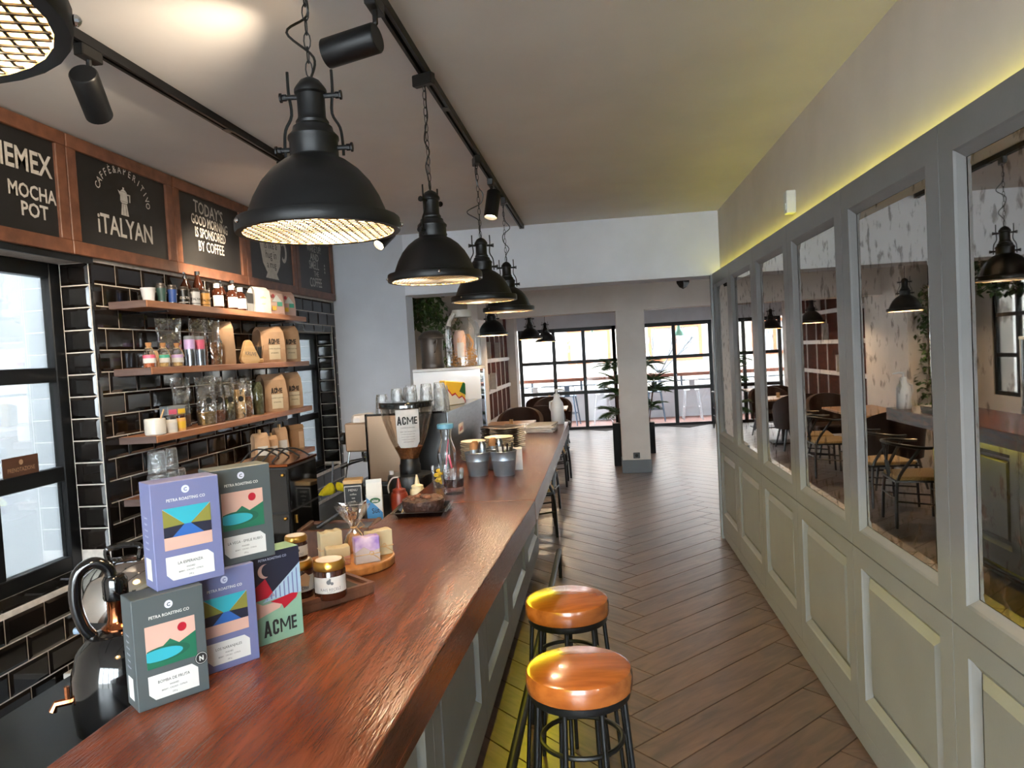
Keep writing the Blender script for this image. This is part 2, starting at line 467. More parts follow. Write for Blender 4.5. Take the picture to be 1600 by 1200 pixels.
# ---- floor: herringbone planks
fl = struct(B(-2.62, 4.2, Y0, 15.95, -.12, -.008).build('floor', 'floor_joint'), 'brown herringbone wood plank floor running to the far glass doors', 'floor')
PW, PL = .2, 1.2
pm = B(.0024, PL - .0024, .0024, PW - .0024, -.008, 0).mesh('plank', bevel=.0014); pm.materials.append(MATS['floor_wood'])
cnt = 0; r2 = math.sqrt(.5)
rest = MB()
def visible_floor(x, y):
    if y < 1.6 or y > 15.7: return False
    if y < 6.3: return -.75 < x < 1.25
    return -1.95 < x < 3.3 and x > -1.95 and x < 1.2 + (y - 6.0) * .33
planks = []
for i in range(-30, 95):
    for j in range(-4, 5):
        for kind in (0, 1):
            if kind == 0: lx, ly = i * PW + j * PL, i * PW - j * PL; ang = 0
            else: lx, ly = i * PW + j * PL + PW, i * PW - j * PL + PW; ang = PI / 2
            wx = .2 + (lx - ly) * r2; wy = 2.95 + (lx + ly) * r2
            a = ang + PI / 4
            cx = wx + math.cos(a) * PL / 2; cy = wy + math.sin(a) * PL / 2
            if not (-3.0 < cx < 4.4 and Y0 - .3 < cy < 16.4): continue
            planks.append((visible_floor(cx, cy), cy, wx, wy, a, cx))
planks.sort(key=lambda p: (not p[0], p[1]))
for k, (vis, cy, wx, wy, a, cx) in enumerate(planks):
    ex = abs(math.cos(a)) * PL / 2
    inside = -2.6 < cx - ex - .1 and cx + ex + .1 < 4.18 and cy + .55 < 15.9 and cy - .55 > Y0
    if vis and k < 300:
        o = bpy.data.objects.new('plank', pm); COL.objects.link(o); o.parent = fl; o.location = (wx, wy, 0); o.rotation_euler = (0, 0, a)
    elif inside or cy < 15.7:
        m = Matrix.Translation((wx, wy, 0)) @ Matrix.Rotation(a, 4, 'Z')
        if cy + .5 < 15.8 and cy - .5 > Y0 and cx - ex > -2.6 and cx + ex < 4.15: rest.box(.0024, PL - .0024, .0024, PW - .0024, -.008, 0, m)
o = rest.build('plank_field', 'floor_wood', fl); o['kind'] = 'stuff'

# ---- ceiling and beams
struct(B(-2.7, 4.2, Y0, 15.95, CZ, CZ + .1).build('ceiling', 'plaster_ceiling'), 'plain off-white plaster ceiling above the bar', 'ceiling')
struct(B(-1.72, 4.1, 6.5, 6.85, 2.30, CZ).build('ceiling_beam', 'plaster_white'), 'white dropped beam across the room at the end of the bar', 'beam')
struct(B(-1.74, 4.1, 10.05, 10.4, 2.22, CZ).build('ceiling_beam', 'plaster_beige'), 'second dropped beam resting on the square column', 'beam')
c = sempty('column', 'square grey column standing in front of the glass doors', 'column', (.435, 10.2, 0))
B(-.19, .19, -.17, .17, .18, 2.22).build('shaft', 'plaster_beige', c)
B(-.2, .2, -.185, .185, 0, .18).build('plinth', 'grey_paint_dark', c, bevel=.004, label='dark grey plinth at the foot of the column')
sk = B(-.045, .045, -.181, -.17, .2, .28).build('socket_plate', 'ink_grey', c, bevel=.004)
cyl((0, -.1815, .24), (0, -.184, .24), .022, 16).build('socket', 'ink', sk)
B(-.005, .003, -.19, .19, 2.222, 2.224)

# ---- left wall: grout bed, tiles, windows, sills
W1 = (1.75, 3.25, .80, 2.27); W2 = (5.35, 6.42, .80, 2.0)
wl = MB()
XB = -2.62
wl.box(XB, XL, Y0, W1[0], 0, CZ)
wl.box(XB, XL, W1[0], W1[1], 0, W1[2]); wl.box(XB, XL, W1[0], W1[1], W1[3], CZ)
wl.box(XB, XL, W1[1], W2[0], 0, CZ)
wl.box(XB, XL, W2[0], W2[1], 0, W2[2]); wl.box(XB, XL, W2[0], W2[1], W2[3], CZ)
wl.box(XB, XL, W2[1], 6.5, 0, CZ)
wl = struct(wl.build('wall_left', 'grout'), 'wall clad in glossy black bevelled tiles behind the shelves', 'wall')
TW, TH, TD = .2115, .107, .0075
def tilemesh(w, h):
    g = .003; b = .013
    a = [(0, g, g), (0, w - g, g), (0, w - g, h - g), (0, g, h - g)]
    a1 = [(.0015, y, z) for x, y, z in a]
    a2 = [(TD, g + b, g + b), (TD, w - g - b, g + b), (TD, w - g - b, h - g - b), (TD, g + b, h - g - b)]
    mb = MB(); mb.add(a + a1 + a2, [(i, (i + 1) % 4, 4 + (i + 1) % 4, 4 + i) for i in range(4)] + [(4 + i, 4 + (i + 1) % 4, 8 + (i + 1) % 4, 8 + i) for i in range(4)] + [(8, 9, 10, 11)])
    me = mb.mesh('tile'); me.materials.append(MATS['tile_black']); return me
_tm = {}
def tile(y0, y1, z0, z1, loc=None, rot=None):
    w = round(y1 - y0, 4); h = round(z1 - z0, 4)
    if w < .03 or h < .02: return
    if (w, h) not in _tm: _tm[(w, h)] = tilemesh(w, h)
    o = bpy.data.objects.new('tile', _tm[(w, h)]); COL.objects.link(o); o.parent = wl
    o.location = loc or (XL, y0, z0)
    if rot: o.rotation_euler = rot
def clip_add(y0, y1, z0, z1, holes):
    segs = [(y0, y1)]
    for (a, b, c, d) in holes:
        if z1 > c + .02 and z0 < d - .02:
            n = []
            for s0, s1 in segs:
                if s1 <= a or s0 >= b: n.append((s0, s1)); continue
                if s0 < a: n.append((s0, a))
                if s1 > b: n.append((b, s1))
                if z1 > d + .03: tile(max(s0, a), min(s1, b), d, z1)
            segs = n
    for s0, s1 in segs: tile(s0, s1, z0, z1)
ZT = 2.277
for r in range(19):
    z1 = ZT - r * TH; z0 = z1 - TH
    if z0 < .25: break
    off = 3.437 + (0 if r % 2 == 0 else -TW / 2)
    n0 = -9
    for k in range(n0, 16):
        y0 = off + k * TW; y1 = y0 + TW
        if y1 < 1.9 or y0 > 6.47: continue
        if y1 < 3.26 and z0 > .72: continue
        y0c = max(y0, 1.9); y1c = min(y1, 6.49)
        if z0 < .55 and y0 > 3.6: continue
        zz0, zz1 = z0, z1
        if y1c <= 3.26 and zz1 > W1[2]: zz1 = W1[2]
        clip_add(y0c, y1c, zz0, zz1, [W1, W2])
# tiled window reveals (facing the camera) and sill
for W in (W1, W2):
    z = W[3]; 
    while z - TH > W[2] - .02:
        w = .15; h = TH
        if (w, h) not in _tm: _tm[(w, h)] = tilemesh(w, h)
        o = bpy.data.objects.new('tile', _tm[(w, h)]); COL.objects.link(o); o.parent = wl
        o.location = (XL - .155, W[1], z - TH); o.rotation_euler = (0, 0, -PI / 2)
        z -= TH
    y = W[0]
    while y + TW < W[1] + .01:
        w = TW; h = .145
        if (w, h) not in _tm: _tm[(w, h)] = tilemesh(w, h)
        o = bpy.data.objects.new('tile', _tm[(w, h)]); COL.objects.link(o); o.parent = wl
        o.location = (XL - .005, y, W[2]); o.rotation_euler = (0, -PI / 2, 0)
        y += TW
for k, W in enumerate((W1, W2)):
    o = B(XL, XL + .012, W[1] - .004, W[1] + .012, W[2], W[3]).build('tile_trim', 'tile_black', wl)
B(XL, XL + .014, 1.75, 3.262, 2.262, 2.29).build('lintel_trim', 'window_black', wl)

def window(name, W, x, label, ybars, zbars, t=.05, dep=.05):
    """black steel window in a plane x = const"""
    w = sempty(name, label, 'window', (x, (W[0] + W[1]) / 2, W[2]))
    y0, y1, z0, z1 = W; cy = (y0 + y1) / 2; h = z1 - z0
    L = lambda a: a - cy
    B(-dep / 2, dep / 2, L(y0), L(y0) + t, 0, h).build('frame_stile', 'window_black', w, bevel=.004)
    B(-dep / 2, dep / 2, L(y1) - t, L(y1), 0, h).build('frame_stile', 'window_black', w, bevel=.004)
    B(-dep / 2, dep / 2, L(y0) + t, L(y1) - t, 0, t).build('frame_rail', 'window_black', w, bevel=.004)
    B(-dep / 2, dep / 2, L(y0) + t, L(y1) - t, h - t, h).build('frame_rail', 'window_black', w, bevel=.004)
    ys = [y0 + t] + [v for b in ybars for v in (b - t / 2, b + t / 2)] + [y1 - t]
    zs = [z0 + t] + [v for b in zbars for v in (b - t / 2, b + t / 2)] + [z1 - t]
    for b in ybars: B(-dep / 2, dep / 2, L(b) - t / 2, L(b) + t / 2, t, h - t).build('glazing_bar', 'window_black', w, bevel=.004)
    for b in zbars:
        for i in range(0, len(ys), 2): B(-dep / 2 + .004, dep / 2 - .004, L(ys[i]), L(ys[i + 1]), b - z0 - t / 2, b - z0 + t / 2).build('glazing_bar', 'window_black', w, bevel=.004)
    for i in range(0, len(ys), 2):
        for j in range(0, len(zs), 2):
            B(-.003, .003, L(ys[i]), L(ys[i + 1]), zs[j] - z0, zs[j + 1] - z0).build('pane', 'window_glass', w)
    return w
window('window_1', W1, XL - .18, 'near black steel window beside the black tiled wall', [2.76], [1.268, 1.74], .07)
window('window_2', W2, XL - .18, 'black steel window at the right end of the wall shelves', [5.92], [1.26, 1.70], .055)

# ---- end wall of the back bar, bay, pillar, rack wall
struct(B(XB, -1.72, 6.5, 6.75, 0, CZ).build('wall_end', 'plaster_grey'), 'plain grey wall at the far end of the back bar', 'wall')
W3 = (7.5, 8.9, .95, 2.3)
o = MB(); o.box(XB, XL, 6.75, W3[0], 0, CZ); o.box(XB, XL, W3[1], 9.3, 0, CZ); o.box(XB, XL, W3[0], W3[1], 0, W3[2]); o.box(XB, XL, W3[0], W3[1], W3[3], CZ)
struct(o.build('wall_bay', 'plaster_beige'), 'beige wall of the window bay behind the metal pot', 'wall')
window('window_3', W3, XL - .035, 'black gridded window of the bay with greenery outside', [7.97, 8.43], [1.4, 1.85], .045)
struct(B(XB, -1.65, 9.3, 10.7, 0, CZ).build('wall_pillar', 'plaster_beige'), 'broad beige pillar between the bay and the brown rack', 'wall')
struct(B(XB, -1.92, 10.7, 15.2, 0, CZ).build('wall_rack', 'plaster_beige'), 'recessed wall carrying the brown rack', 'wall')
struct(B(XB, -1.74, 15.2, 15.7, 0, CZ).build('wall_pier', 'plaster_beige'), 'beige pier left of the glass doors', 'wall')
struct(B(XB, 4.2, 15.7, 15.95, 2.2, CZ).build('wall_far', 'plaster_grey'), 'wall strip above the black glass doors', 'wall')
mb = MB(); mb.box(4.1, 4.2, 6.4, 7.4, 0, CZ); mb.box(4.1, 4.2, 14.6, 15.95, 0, CZ); mb.box(4.1, 4.2, 7.4, 14.6, 2.4, CZ); mb.box(4.1, 4.2, 7.4, 14.6, 0, .3)
struct(mb.build('wall_dining', 'plaster_beige'), 'side wall of the dining room', 'wall')
window('added_daylight_window', (7.4, 14.6, .3, 2.4), 4.15, 'added unseen side window letting daylight into the dining room', [8.6, 9.8, 11.0, 12.2, 13.4], [1.5], .05)  # opening added out of view to bring daylight into the dining room
struct(B(-2.62, 4.2, Y0, 15.95, CZ + .1, 15).build('added_shade_block', 'facade_cream'), 'added unseen block above the ceiling, shading street and passage', 'building')  # mass added out of view to shade the facade opposite and the passage
struct(B(1.25, 4.2, 6.45, 6.55, 0, CZ).build('wall_return', 'plaster_beige'), 'return wall behind the end of the panelling', 'wall')
struct(B(XB, XL - .16, 15.7, 15.95, 0, 2.2).build('wall_corner', 'plaster_grey'), 'wall corner left of the glass doors', 'wall')

# ---- far folding glass doors
def fardoors(name, x0, x1, xbars, label):
    w = sempty(name, label, 'glass door', ((x0 + x1) / 2, 15.8, 0)); cx = (x0 + x1) / 2; t = .075; d = .06
    xs = [x0] + xbars + [x1]
    for i, x in enumerate(xs):
        B(x - cx - t / 2, x - cx + t / 2, -d / 2, d / 2, 0, 2.2).build('frame_stile', 'window_black', w, bevel=.004)
        if i and i < len(xs) - 1 and i % 2 == 0:
            cyl((x - cx + .02, -.05, .95), (x - cx + .02, -.05, 1.1), .008, 8).build('door_handle', 'steel', w)
    for a, b in zip(xs[:-1], xs[1:]):
        l, r = a - cx + t / 2, b - cx - t / 2
        for z0, z1 in ((0, .06), (.765, .835), (1.43, 1.5), (2.12, 2.2)):
            B(l, r, -d / 2 + .003, d / 2 - .003, z0, z1).build('frame_rail', 'window_black', w, bevel=.003)
        for z0, z1 in ((.06, .765), (.835, 1.43), (1.5, 2.12)):
            B(l, r, -.003, .003, z0, z1).build('pane', 'window_glass', w)
    return w
fardoors('window_4', -1.70, .32, [-.97, -.33], 'black framed folding glass doors left of the column')
fardoors('window_5', .32, 4.05, [.95, 1.58, 2.33, 2.95, 3.5], 'black framed folding glass doors right of the column')
B(.27, .37, 15.72, 15.9, 0, 2.2)

# ---- glazed shop front behind the photographer
w = sempty('window_6', 'glazed shop front behind the bar', 'window', (-.75, Y0, 0))
for x in (-1.87, -.93, 0, .93, 1.87): B(x - .04, x + .04, -.03, .03, 0, CZ).build('frame_stile', 'window_black', w)
for a, b in ((-1.83, -.97), (-.89, -.04), (.04, .89), (.97, 1.83)):
    B(a, b, -.003, .003, .06, 2.79).build('pane', 'window_glass', w)
    B(a, b, -.03, .03, 0, .06).build('frame_rail', 'window_black', w); B(a, b, -.03, .03, 2.79, 2.85).build('frame_rail', 'window_black', w)

# ---- right wall: plaster above, panelling below with mirrors
wr = struct(B(1.07, 1.25, Y0, 6.5, 0, CZ).build('wall_right', 'plaster_beige'), 'right wall with grey panelling below a lit cove', 'wall')
SE = [2.27 + .86 * k for k in range(-2, 6)]   # panel seams
SE[-1] = 6.5
def panel_frame(y0, y1, z0, z1, a, b, c, d, x0=1.0, x1=1.07):
    """board with a rectangular opening (a..b, c..d) and a chamfered lip"""
    mb = MB(); lip = .028
    O = [(y0, z0), (y1, z0), (y1, z1), (y0, z1)]; I = [(a, c), (b, c), (b, d), (a, d)]; J = [(a + lip, c + lip), (b - lip, c + lip), (b - lip, d - lip), (a + lip, d - lip)]
    vs = [(x0, p, q) for p, q in O] + [(x0, p, q) for p, q in I] + [(x0 + .006, p, q) for p, q in [(a + .006, c + .006), (b - .006, c + .006), (b - .006, d - .006), (a + .006, d - .006)]] + [(x0 + .022, p, q) for p, q in J] + [(x1, p, q) for p, q in O]
    fs = []
    for i in range(4):
        j = (i + 1) % 4
        fs += [(i, j, 4 + j, 4 + i), (4 + i, 4 + j, 8 + j, 8 + i), (8 + i, 8 + j, 12 + j, 12 + i), (i, 16 + i, 16 + j, j)]
    return mb.add(vs, fs)
for k in range(len(SE) - 1):
    y0, y1 = SE[k] + .0015, SE[k + 1] - .0015
    a, b = y0 + .085, y1 - .085
    up = panel_frame(y0, y1, .857, 2.31, a, b, .93, 2.215).build('upper_panel', 'grey_paint', wr)
    mi = MB(); l = .03
    yy0, yy1, zz0, zz1 = a + .026, b - .026, .93 + .026, 2.215 - .026
    mi.add([(1.0235, yy0, zz0), (1.0235, yy1, zz0), (1.0235, yy1, zz1), (1.0235, yy0, zz1), (1.021, yy0 + l, zz0 + l), (1.021, yy1 - l, zz0 + l), (1.021, yy1 - l, zz1 - l), (1.021, yy0 + l, zz1 - l)],
           [(0, 1, 5, 4), (1, 2, 6, 5), (2, 3, 7, 6), (3, 0, 4, 7), (4, 5, 6, 7)])
    mi.build('mirror', 'antique_mirror', up, label='bevelled antique mirror with brown specks')
    lo = panel_frame(y0, y1, .1, .852, a, b, .235, .78).build('lower_panel', 'grey_paint', wr)
    rp = MB(); q = .03
    A = [(a + .03, .265), (b - .03, .265), (b - .03, .75), (a + .03, .75)]; Cc = [(a + .062, .297), (b - .062, .297), (b - .062, .718), (a + .062, .718)]
    rp.add([(1.024, p, z) for p, z in A] + [(1.008, p, z) for p, z in Cc] + [(1.04, a - .0, .235), (1.04, b, .235), (1.04, b, .78), (1.04, a, .78)] , [(0, 1, 5, 4), (1, 2, 6, 5), (2, 3, 7, 6), (3, 0, 4, 7), (4, 5, 6, 7), (8, 9, 1, 0), (9, 10, 2, 1), (10, 11, 3, 2), (11, 8, 0, 3)])
    rp.build('raised_field', 'grey_paint', lo)
B(1.0, 1.07, SE[0], 6.5, .022, .098).build('skirting', 'grey_paint', wr); B(1.012, 1.07, SE[0], 6.5, .001, .022).build('shadow_gap', 'grey_paint_dark', wr)
B(1.012, 1.07, SE[0], 6.5, .8522, .8568).build('rail_gap', 'grey_paint_dark', wr)
B(1.03, 1.05, Y0 + .05, 6.48, 2.3105, 2.318).build('led_strip', 'led_strip', wr, label='yellow LED strip lying on top of the panelling')
B(.985, 1.07, 6.5, 6.56, 0, 2.31).build('end_board', 'grey_paint', wr)
B(1.0, 1.07, Y0, SE[0], .1, 2.31).build('plain_panel', 'grey_paint', wr)
s = thing('wall_sensor', 'small white sensor box on the wall above the panelling', 'sensor', (1.07, 4.07, 2.38))
MB().prism([(-.03, .0), (.03, .0), (.036, .12), (-.036, .12)], -.05, 0, 'x').build('housing', 'white_plastic', s, bevel=.006, seg=2)
B(-.054, -.05, -.018, .018, .02, .055).build('sensor_window', 'art_white', s)
s = thing('ceiling_speaker', 'small black speaker under the white beam', 'speaker', (.82, 7.1, 2.3))
MB().lathe([(0, -.06), (.035, -.04), (.06, 0), (.06, .04), (0, .05)], 4).build('body', 'black_plastic', s)
cyl((0, 0, .04), (0, 0, .55), .012).build('bracket', 'black_metal', s)
# ================================================================ CEILING TRACKS, SPOTS, PENDANTS
def track(x, y0, y1, label):
    t = thing('ceiling_track', label, 'track', (x, y0, CZ - .034), 0, 'black lighting tracks on the ceiling')
    l = y1 - y0
    MB().prism([(-.018, 0), (-.006, 0), (-.006, .02), (.006, .02), (.006, 0), (.018, 0), (.018, .034), (-.018, .034)], 0, l, 'y').build('rail', 'black_metal', t)
    k = .9
    while k < l:
        B(-.016, .016, k, k + .05, -.003, .001).build('connector', 'black_plastic', t); k += 2.1
    B(-.02, .02, l, l + .03, -.004, .034).build('end_cap', 'black_plastic', t)
    return t
track(-.62, .2, 6.42, 'black lighting track above the bar carrying the pendants')
track(-1.64, .2, 6.05, 'black lighting track nearer to the chalkboards')

def spotlight(loc, target, label, energy, x_track, spot=55):
    s = thing('track_spotlight', label, 'spotlight', loc, 0, 'black cylinder spotlights on the tracks')
    d = (Vector(target) - Vector(loc)).normalized()
    q = d.to_track_quat('Z', 'Y').to_matrix().to_4x4()
    hub = Vector((0, 0, 0))
    mb = MB(); mb.lathe([(0, -.09), (.04, -.09), (.044, -.085), (.044, .085), (.04, .085), (.038, .06), (0, .06)], 24, m=q); mb.build('housing', 'black_metal', s, smooth=True)
    mb = MB(); mb.lathe([(0, .062), (.037, .062)], 20, m=q); mb.build('lens', 'spot_lens', s)
    zt = CZ - .034 - loc[2]
    dx = x_track - loc[0]
    side = Vector((dx, 0, 0))
    MB().tube([(side.x, 0, zt - .03), (side.x, 0, .06), (side.x * .6, 0, .02)], .009, 8).build('arm', 'black_metal', s)
    B(side.x - .018, side.x + .018, -.05, .05, zt - .04, zt).build('adapter', 'black_plastic', s, bevel=.003)
    p = Vector(loc) + d * .075
    light('spot_beam', 'SPOT', p, energy, (1, .82, .6), .02, target, spot, .9)
    return s
spotlight((-.70, 2.19, 2.68), (-2.40, 2.5, 2.5), 'large black spotlight beside the nearest pendant chain', 15, -.62, 85)
spotlight((-.62, 4.59, 2.66), (-.85, 4.2, 1.1), 'black spotlight on the track between the third and fourth pendant', 22, -.62)
spotlight((-1.55, 5.36, 2.63), (-2.1, 4.4, 1.75), 'lit spotlight at the far end of the left track', 26, -1.64, 62)
spotlight((-1.64, 3.82, 2.68), (-2.40, 4.35, 2.25), 'black spotlight on the left track hidden behind the big pendant', 55, -1.64, 55)
spotlight((-1.64, 2.3, 2.66), (-2.2, 3.75, 1.8), 'black spotlight on the left track before the shelves', 26, -1.64, 60)

def pendant_parts(t, detail=True, inner=True, col='black_metal'):
    n = 32 if detail else 20
    sh = MB().lathe([(.168, .0), (.182, .0), (.184, .004), (.184, .026), (.181, .03), (.158, .034), (.152, .05), (.141, .078), (.122, .112), (.098, .14), (.072, .16), (.056, .168), (.054, .172)], n)
    sh = sh.build('shade', col, t, smooth=True)
    if inner:
        MB().lathe([(.168, .001), (.168, .028), (.152, .034), (.146, .05), (.134, .078), (.115, .108), (.09, .134), (.06, .154), (0, .16)], n).build('reflector', 'lamp_inner', sh, smooth=True)
    MB().lathe([(.054, .17), (.054, .205), (.057, .21), (.057, .216), (.046, .228), (.044, .238), (.036, .244), (.037, .25), (.033, .256), (.031, .262), (.031, .31), (.036, .314), (.036, .322), (.031, .33), (.022, .342), (.008, .35), (0, .352)], 24 if detail else 14).build('neck', col, t, smooth=True)
    br = MB()
    for s in (-1, 1):
        pts = catmull([(s * .05, 0, .365), (s * .05, 0, .32), (s * .046, 0, .268), (s * .062, 0, .235), (s * .066, 0, .2), (s * .066, 0, .172)], 4)
        br.tube(pts, .0035, 6)
    br.build('side_rods', col, t, smooth=True)
    for s in (-1, 1):
        for z, r0, r1 in ((.308, .03, .066), (.19, .052, .084)):
            mb = MB(); mb.tube([(s * r0, 0, z), (s * (r1 - .006), 0, z)], .006, 8); mb.tube([(s * (r1 - .01), 0, z), (s * (r1 - .002), 0, z)], .008, 8); mb.tube([(s * r1, 0, z), (s * (r1 + .004), 0, z)], .011, 8)
            mb.build('thumb_screw', col, t)
    return sh
def pendant(loc, label, group, rotz=0, detail=True, chain=True, energy=9, seed=0, col='black_metal', top=CZ - .034, lit=True):
    t = thing('pendant_lamp', label, 'pendant lamp', loc, rotz, group)
    sh = pendant_parts(t, detail, True, col)
    if detail:
        g = MB(); R = .166
        k = 9
        for i in range(-k, k + 1):
            x = i * R / (k + .5); h = math.sqrt(R * R - x * x)
            g.box(x - .0017, x + .0017, -h, h, .0035, .0055); g.box(-h, h, x - .0017, x + .0017, .0015, .0035)
        g.build('wire_grille', 'black_metal', sh)
        for a in (PI / 2 + .5, -PI / 2 - .9, .2):
            mb = MB(); mb.sphere((.186 * math.cos(a), .186 * math.sin(a), .016), .0055, 8, 6); mb.build('rim_screw', 'chrome', t)
    if lit:
        MB().sphere((0, 0, .085), .032, 14, 8).build('bulb', 'bulb', t)
        light('pendant_light', 'POINT', (loc[0], loc[1], loc[2] + .045), energy, (1, .8, .55), .03)
    H = top - loc[2]
    rnd = random.Random(seed)
    if chain:
        mb = MB(); z = .352; i = 0
        while z + .034 < H - .02:
            ax = i % 2; pts = []
            for q in range(10):
                a = 2 * PI * q / 10; u = .0075 * math.cos(a); v = .017 + .019 * math.sin(a)
                pts.append((u, 0, z + v) if ax == 0 else (0, u, z + v))
            mb.tube(pts, .0016, 5, closed=True); z += .0315; i += 1
        mb.build('chain', 'black_metal', t)
        pts = [(0.004, 0, .35)]; m = 9
        for q in range(1, m):
            f = q / m; amp = .045 if q in (2, 3, 5) else .012
            pts.append(((rnd.random() - .5) * 2 * amp - (.03 if q == 3 else 0), (rnd.random() - .5) * amp, .35 + (H - .37) * f))
        pts.append((0, 0, H - .02))
        MB().tube(catmull(pts, 6), .003, 6).build('cord', 'black_plastic', t, smooth=True)
        B(-.016, .016, -.045, .045, H - .045, H).build('track_adapter', 'black_plastic', t, bevel=.004)
    else:
        MB().tube([(0, 0, .35), (0, 0, H)], .004, 6).build('cord', 'black_plastic', t)
    return t
PG = 'black industrial pendants over the bar'
PX = -.62; PZ = 2.02
pendant((PX, .535, PZ + .015), 'black mesh-fronted pendant cut off at the top left corner', PG, .4, seed=1)
pendant((PX, 1.62, PZ), 'nearest whole black industrial pendant, largest over the bar', PG, .12, seed=2)
pendant((PX, 2.81, PZ), 'black industrial pendant hanging above the coffee grinder, second in the row', PG, 1.2, seed=3)
pendant((PX, 4.03, PZ), 'black industrial pendant third in the row over the bar', PG, .35, seed=4)
pendant((PX, 5.15, PZ), 'black industrial pendant farthest in the row over the bar', PG, .2, seed=5)
FG = 'black pendants over the dining tables'
pendant((-1.186, 8.17, 1.935), 'black pendant just past the glass jar', FG, .3, False, False, 6, top=CZ)
pendant((-1.02, 11.0, 1.92), 'black pendant in front of the left glass doors, nearer of two', FG, .3, False, False, 6, top=CZ)
pendant((-.95, 13.2, 1.90), 'black pendant in front of the left glass doors, farther of two', FG, .3, False, False, 6, top=CZ)

# ================================================================ CHALKBOARDS
BY = [2.27, 3.11, 3.95, 4.795, 5.64, 6.47]
def chalkboard(k, label):
    y0, y1 = BY[k] + .003, BY[k + 1] - .003
    t = thing('chalkboard', label, 'chalkboard', (XL, (y0 + y1) / 2, 2.29), 0, 'framed chalkboards above the shelves')
    w = (y1 - y0) / 2; h = .55; f = .062
    B(.004, .02, -w + f, w - f, f, h - f).build('board', 'chalkboard', t)
    m = 'frame_wood'
    B(0, .036, -w, w, 0, f).build('frame_rail', m, t, bevel=.003); B(0, .036, -w, w, h - f, h).build('frame_rail', m, t, bevel=.003)
    B(0, .034, -w, -w + f, f, h - f).build('frame_stile', m, t, bevel=.003); B(0, .034, w - f, w, f, h - f).build('frame_stile', m, t, bevel=.003)
    return t, FRAME((.0208, 0, 0), (0, 1, 0), (0, 0, 1))
def moka(cx, cy, s, frame, t):
    P = [[(-.5, .15), (.5, .15), (.33, .0), (-.33, .0)], [(-.33, -.04), (.33, -.04), (.5, -1.0), (-.5, -1.0)], [(-.5, .17), (.5, .17), (.42, .95), (-.42, .95)], [(-.42, .97), (.42, .97), (.12, 1.15), (-.12, 1.15)], [(-.1, 1.16), (.1, 1.16), (.1, 1.32), (-.1, 1.32)],
         [(-.42, .9), (-.72, 1.0), (-.48, .6)], [(.42, .85), (.8, .85), (.8, .75), (.42, .73)], [(.7, .85), (.86, .85), (.8, .2), (.66, .2)]]
    flatmulti([[(cx + a * s, cy + b * s) for a, b in p] for p in P], frame, 'pot_drawing', 'chalk', t)
    flatmulti([[(cx + a * s - .02 * s, cy - .1 * s), (cx + a * s + .02 * s, cy - .1 * s), (cx + a * 1.3 * s + .02 * s, cy - .95 * s), (cx + a * 1.3 * s - .02 * s, cy - .95 * s)] for a in (-.15, .15)], frame, 'pot_lines', 'chalkboard', t, .0004)
t, F = chalkboard(0, 'chalkboard reading mocha pot, leftmost and cut by the frame')
c0 = (BY[0] + BY[1]) / 2
letters([('CHEMEX', 2.82 - c0, .323, .135, .78, 0, .02)], 'heading', 'chalk', t, F)
letters([('MOCHA', 2.905 - c0, .207, .085, .86, 0, .02), ('POT', 2.91 - c0, .13, .085, .95, 0, .022)], 'lettering', 'chalk', t, F)
moka(2.66 - c0, .17, .075, F, t)
t, F = chalkboard(1, 'chalkboard with a small moka pot drawing, second from left')
c0 = (BY[1] + BY[2]) / 2
it = []
s = 'CAFFÈ&APERITIVO'
for i, ch in enumerate(s):
    a = PI * (.93 - .92 * (i / (len(s) - 1))); it.append((ch, -.005 + .185 * math.cos(a), .335 + .135 * math.sin(a) - .01, .052, .85, (a - PI / 2) * .8, .004))
letters(it, 'arched_lettering', 'chalk', t, F)
moka(-.005, .31, .062, F, t)
letters([('iTALYAN', 0, .135, .135, .82, 0, .016)], 'lettering', 'chalk', t, F)
t, F = chalkboard(2, 'chalkboard lettered about a good morning, third from left')
letters([("TODAY'S", -.02, .385, .105, .8, -.06, .012), ('GOOD MORNING', -.01, .315, .085, .62, -.03, .012), ('IS SPONSORED', -.01, .245, .085, .64, 0, .011), ('BY COFFEE', -.01, .165, .09, .7, .02, .008)], 'lettering', 'chalk', t, F)
t, F = chalkboard(3, 'chalkboard with a white mug drawing holding black script, fourth from left')
flatmulti([[(-.19, .45), (.17, .45), (.165, .33), (.13, .19), (.07, .125), (.1, .085), (-.12, .085), (-.09, .125), (-.15, .19), (-.185, .33)]], F, 'mug_drawing', 'chalk', t)
ring = [(.215 + .055 * math.cos(a), .31 + .085 * math.sin(a)) for a in [PI * (-.75 + 1.5 * i / 14) for i in range(15)]]
ri = [(.21 + .03 * math.cos(a), .31 + .055 * math.sin(a)) for a in [PI * (-.75 + 1.5 * i / 14) for i in range(15)]]
flatmulti([[ring[i], ring[i + 1], ri[i + 1], ri[i]] for i in range(14)], F, 'mug_handle_drawing', 'chalk', t)
G = FRAME((.0212, 0, 0), (0, 1, 0), (0, 0, 1))
letters([('Coffee', -.02, .375, .085, .9, .05), ('is like a', -.01, .305, .085, .85, .05), ('hug in', -.01, .235, .085, .9, .04), ('a mug', -.01, .165, .075, .85, .04)], 'script', 'ink', t, G)
t, F = chalkboard(4, 'chalkboard telling one to wake up, rightmost of the row')
letters([('WAKE UP!', 0, .39, .085, .8, .02, .006), ('AND', 0, .32, .085, 1.0, 0, .02), ('SMELL', -.02, .245, .1, .8, .02, .008), ('THE', .02, .185, .065, .9, 0, .006), ('COFFEE', 0, .095, .11, .7, .03, .01)], 'lettering', 'chalk', t, F)
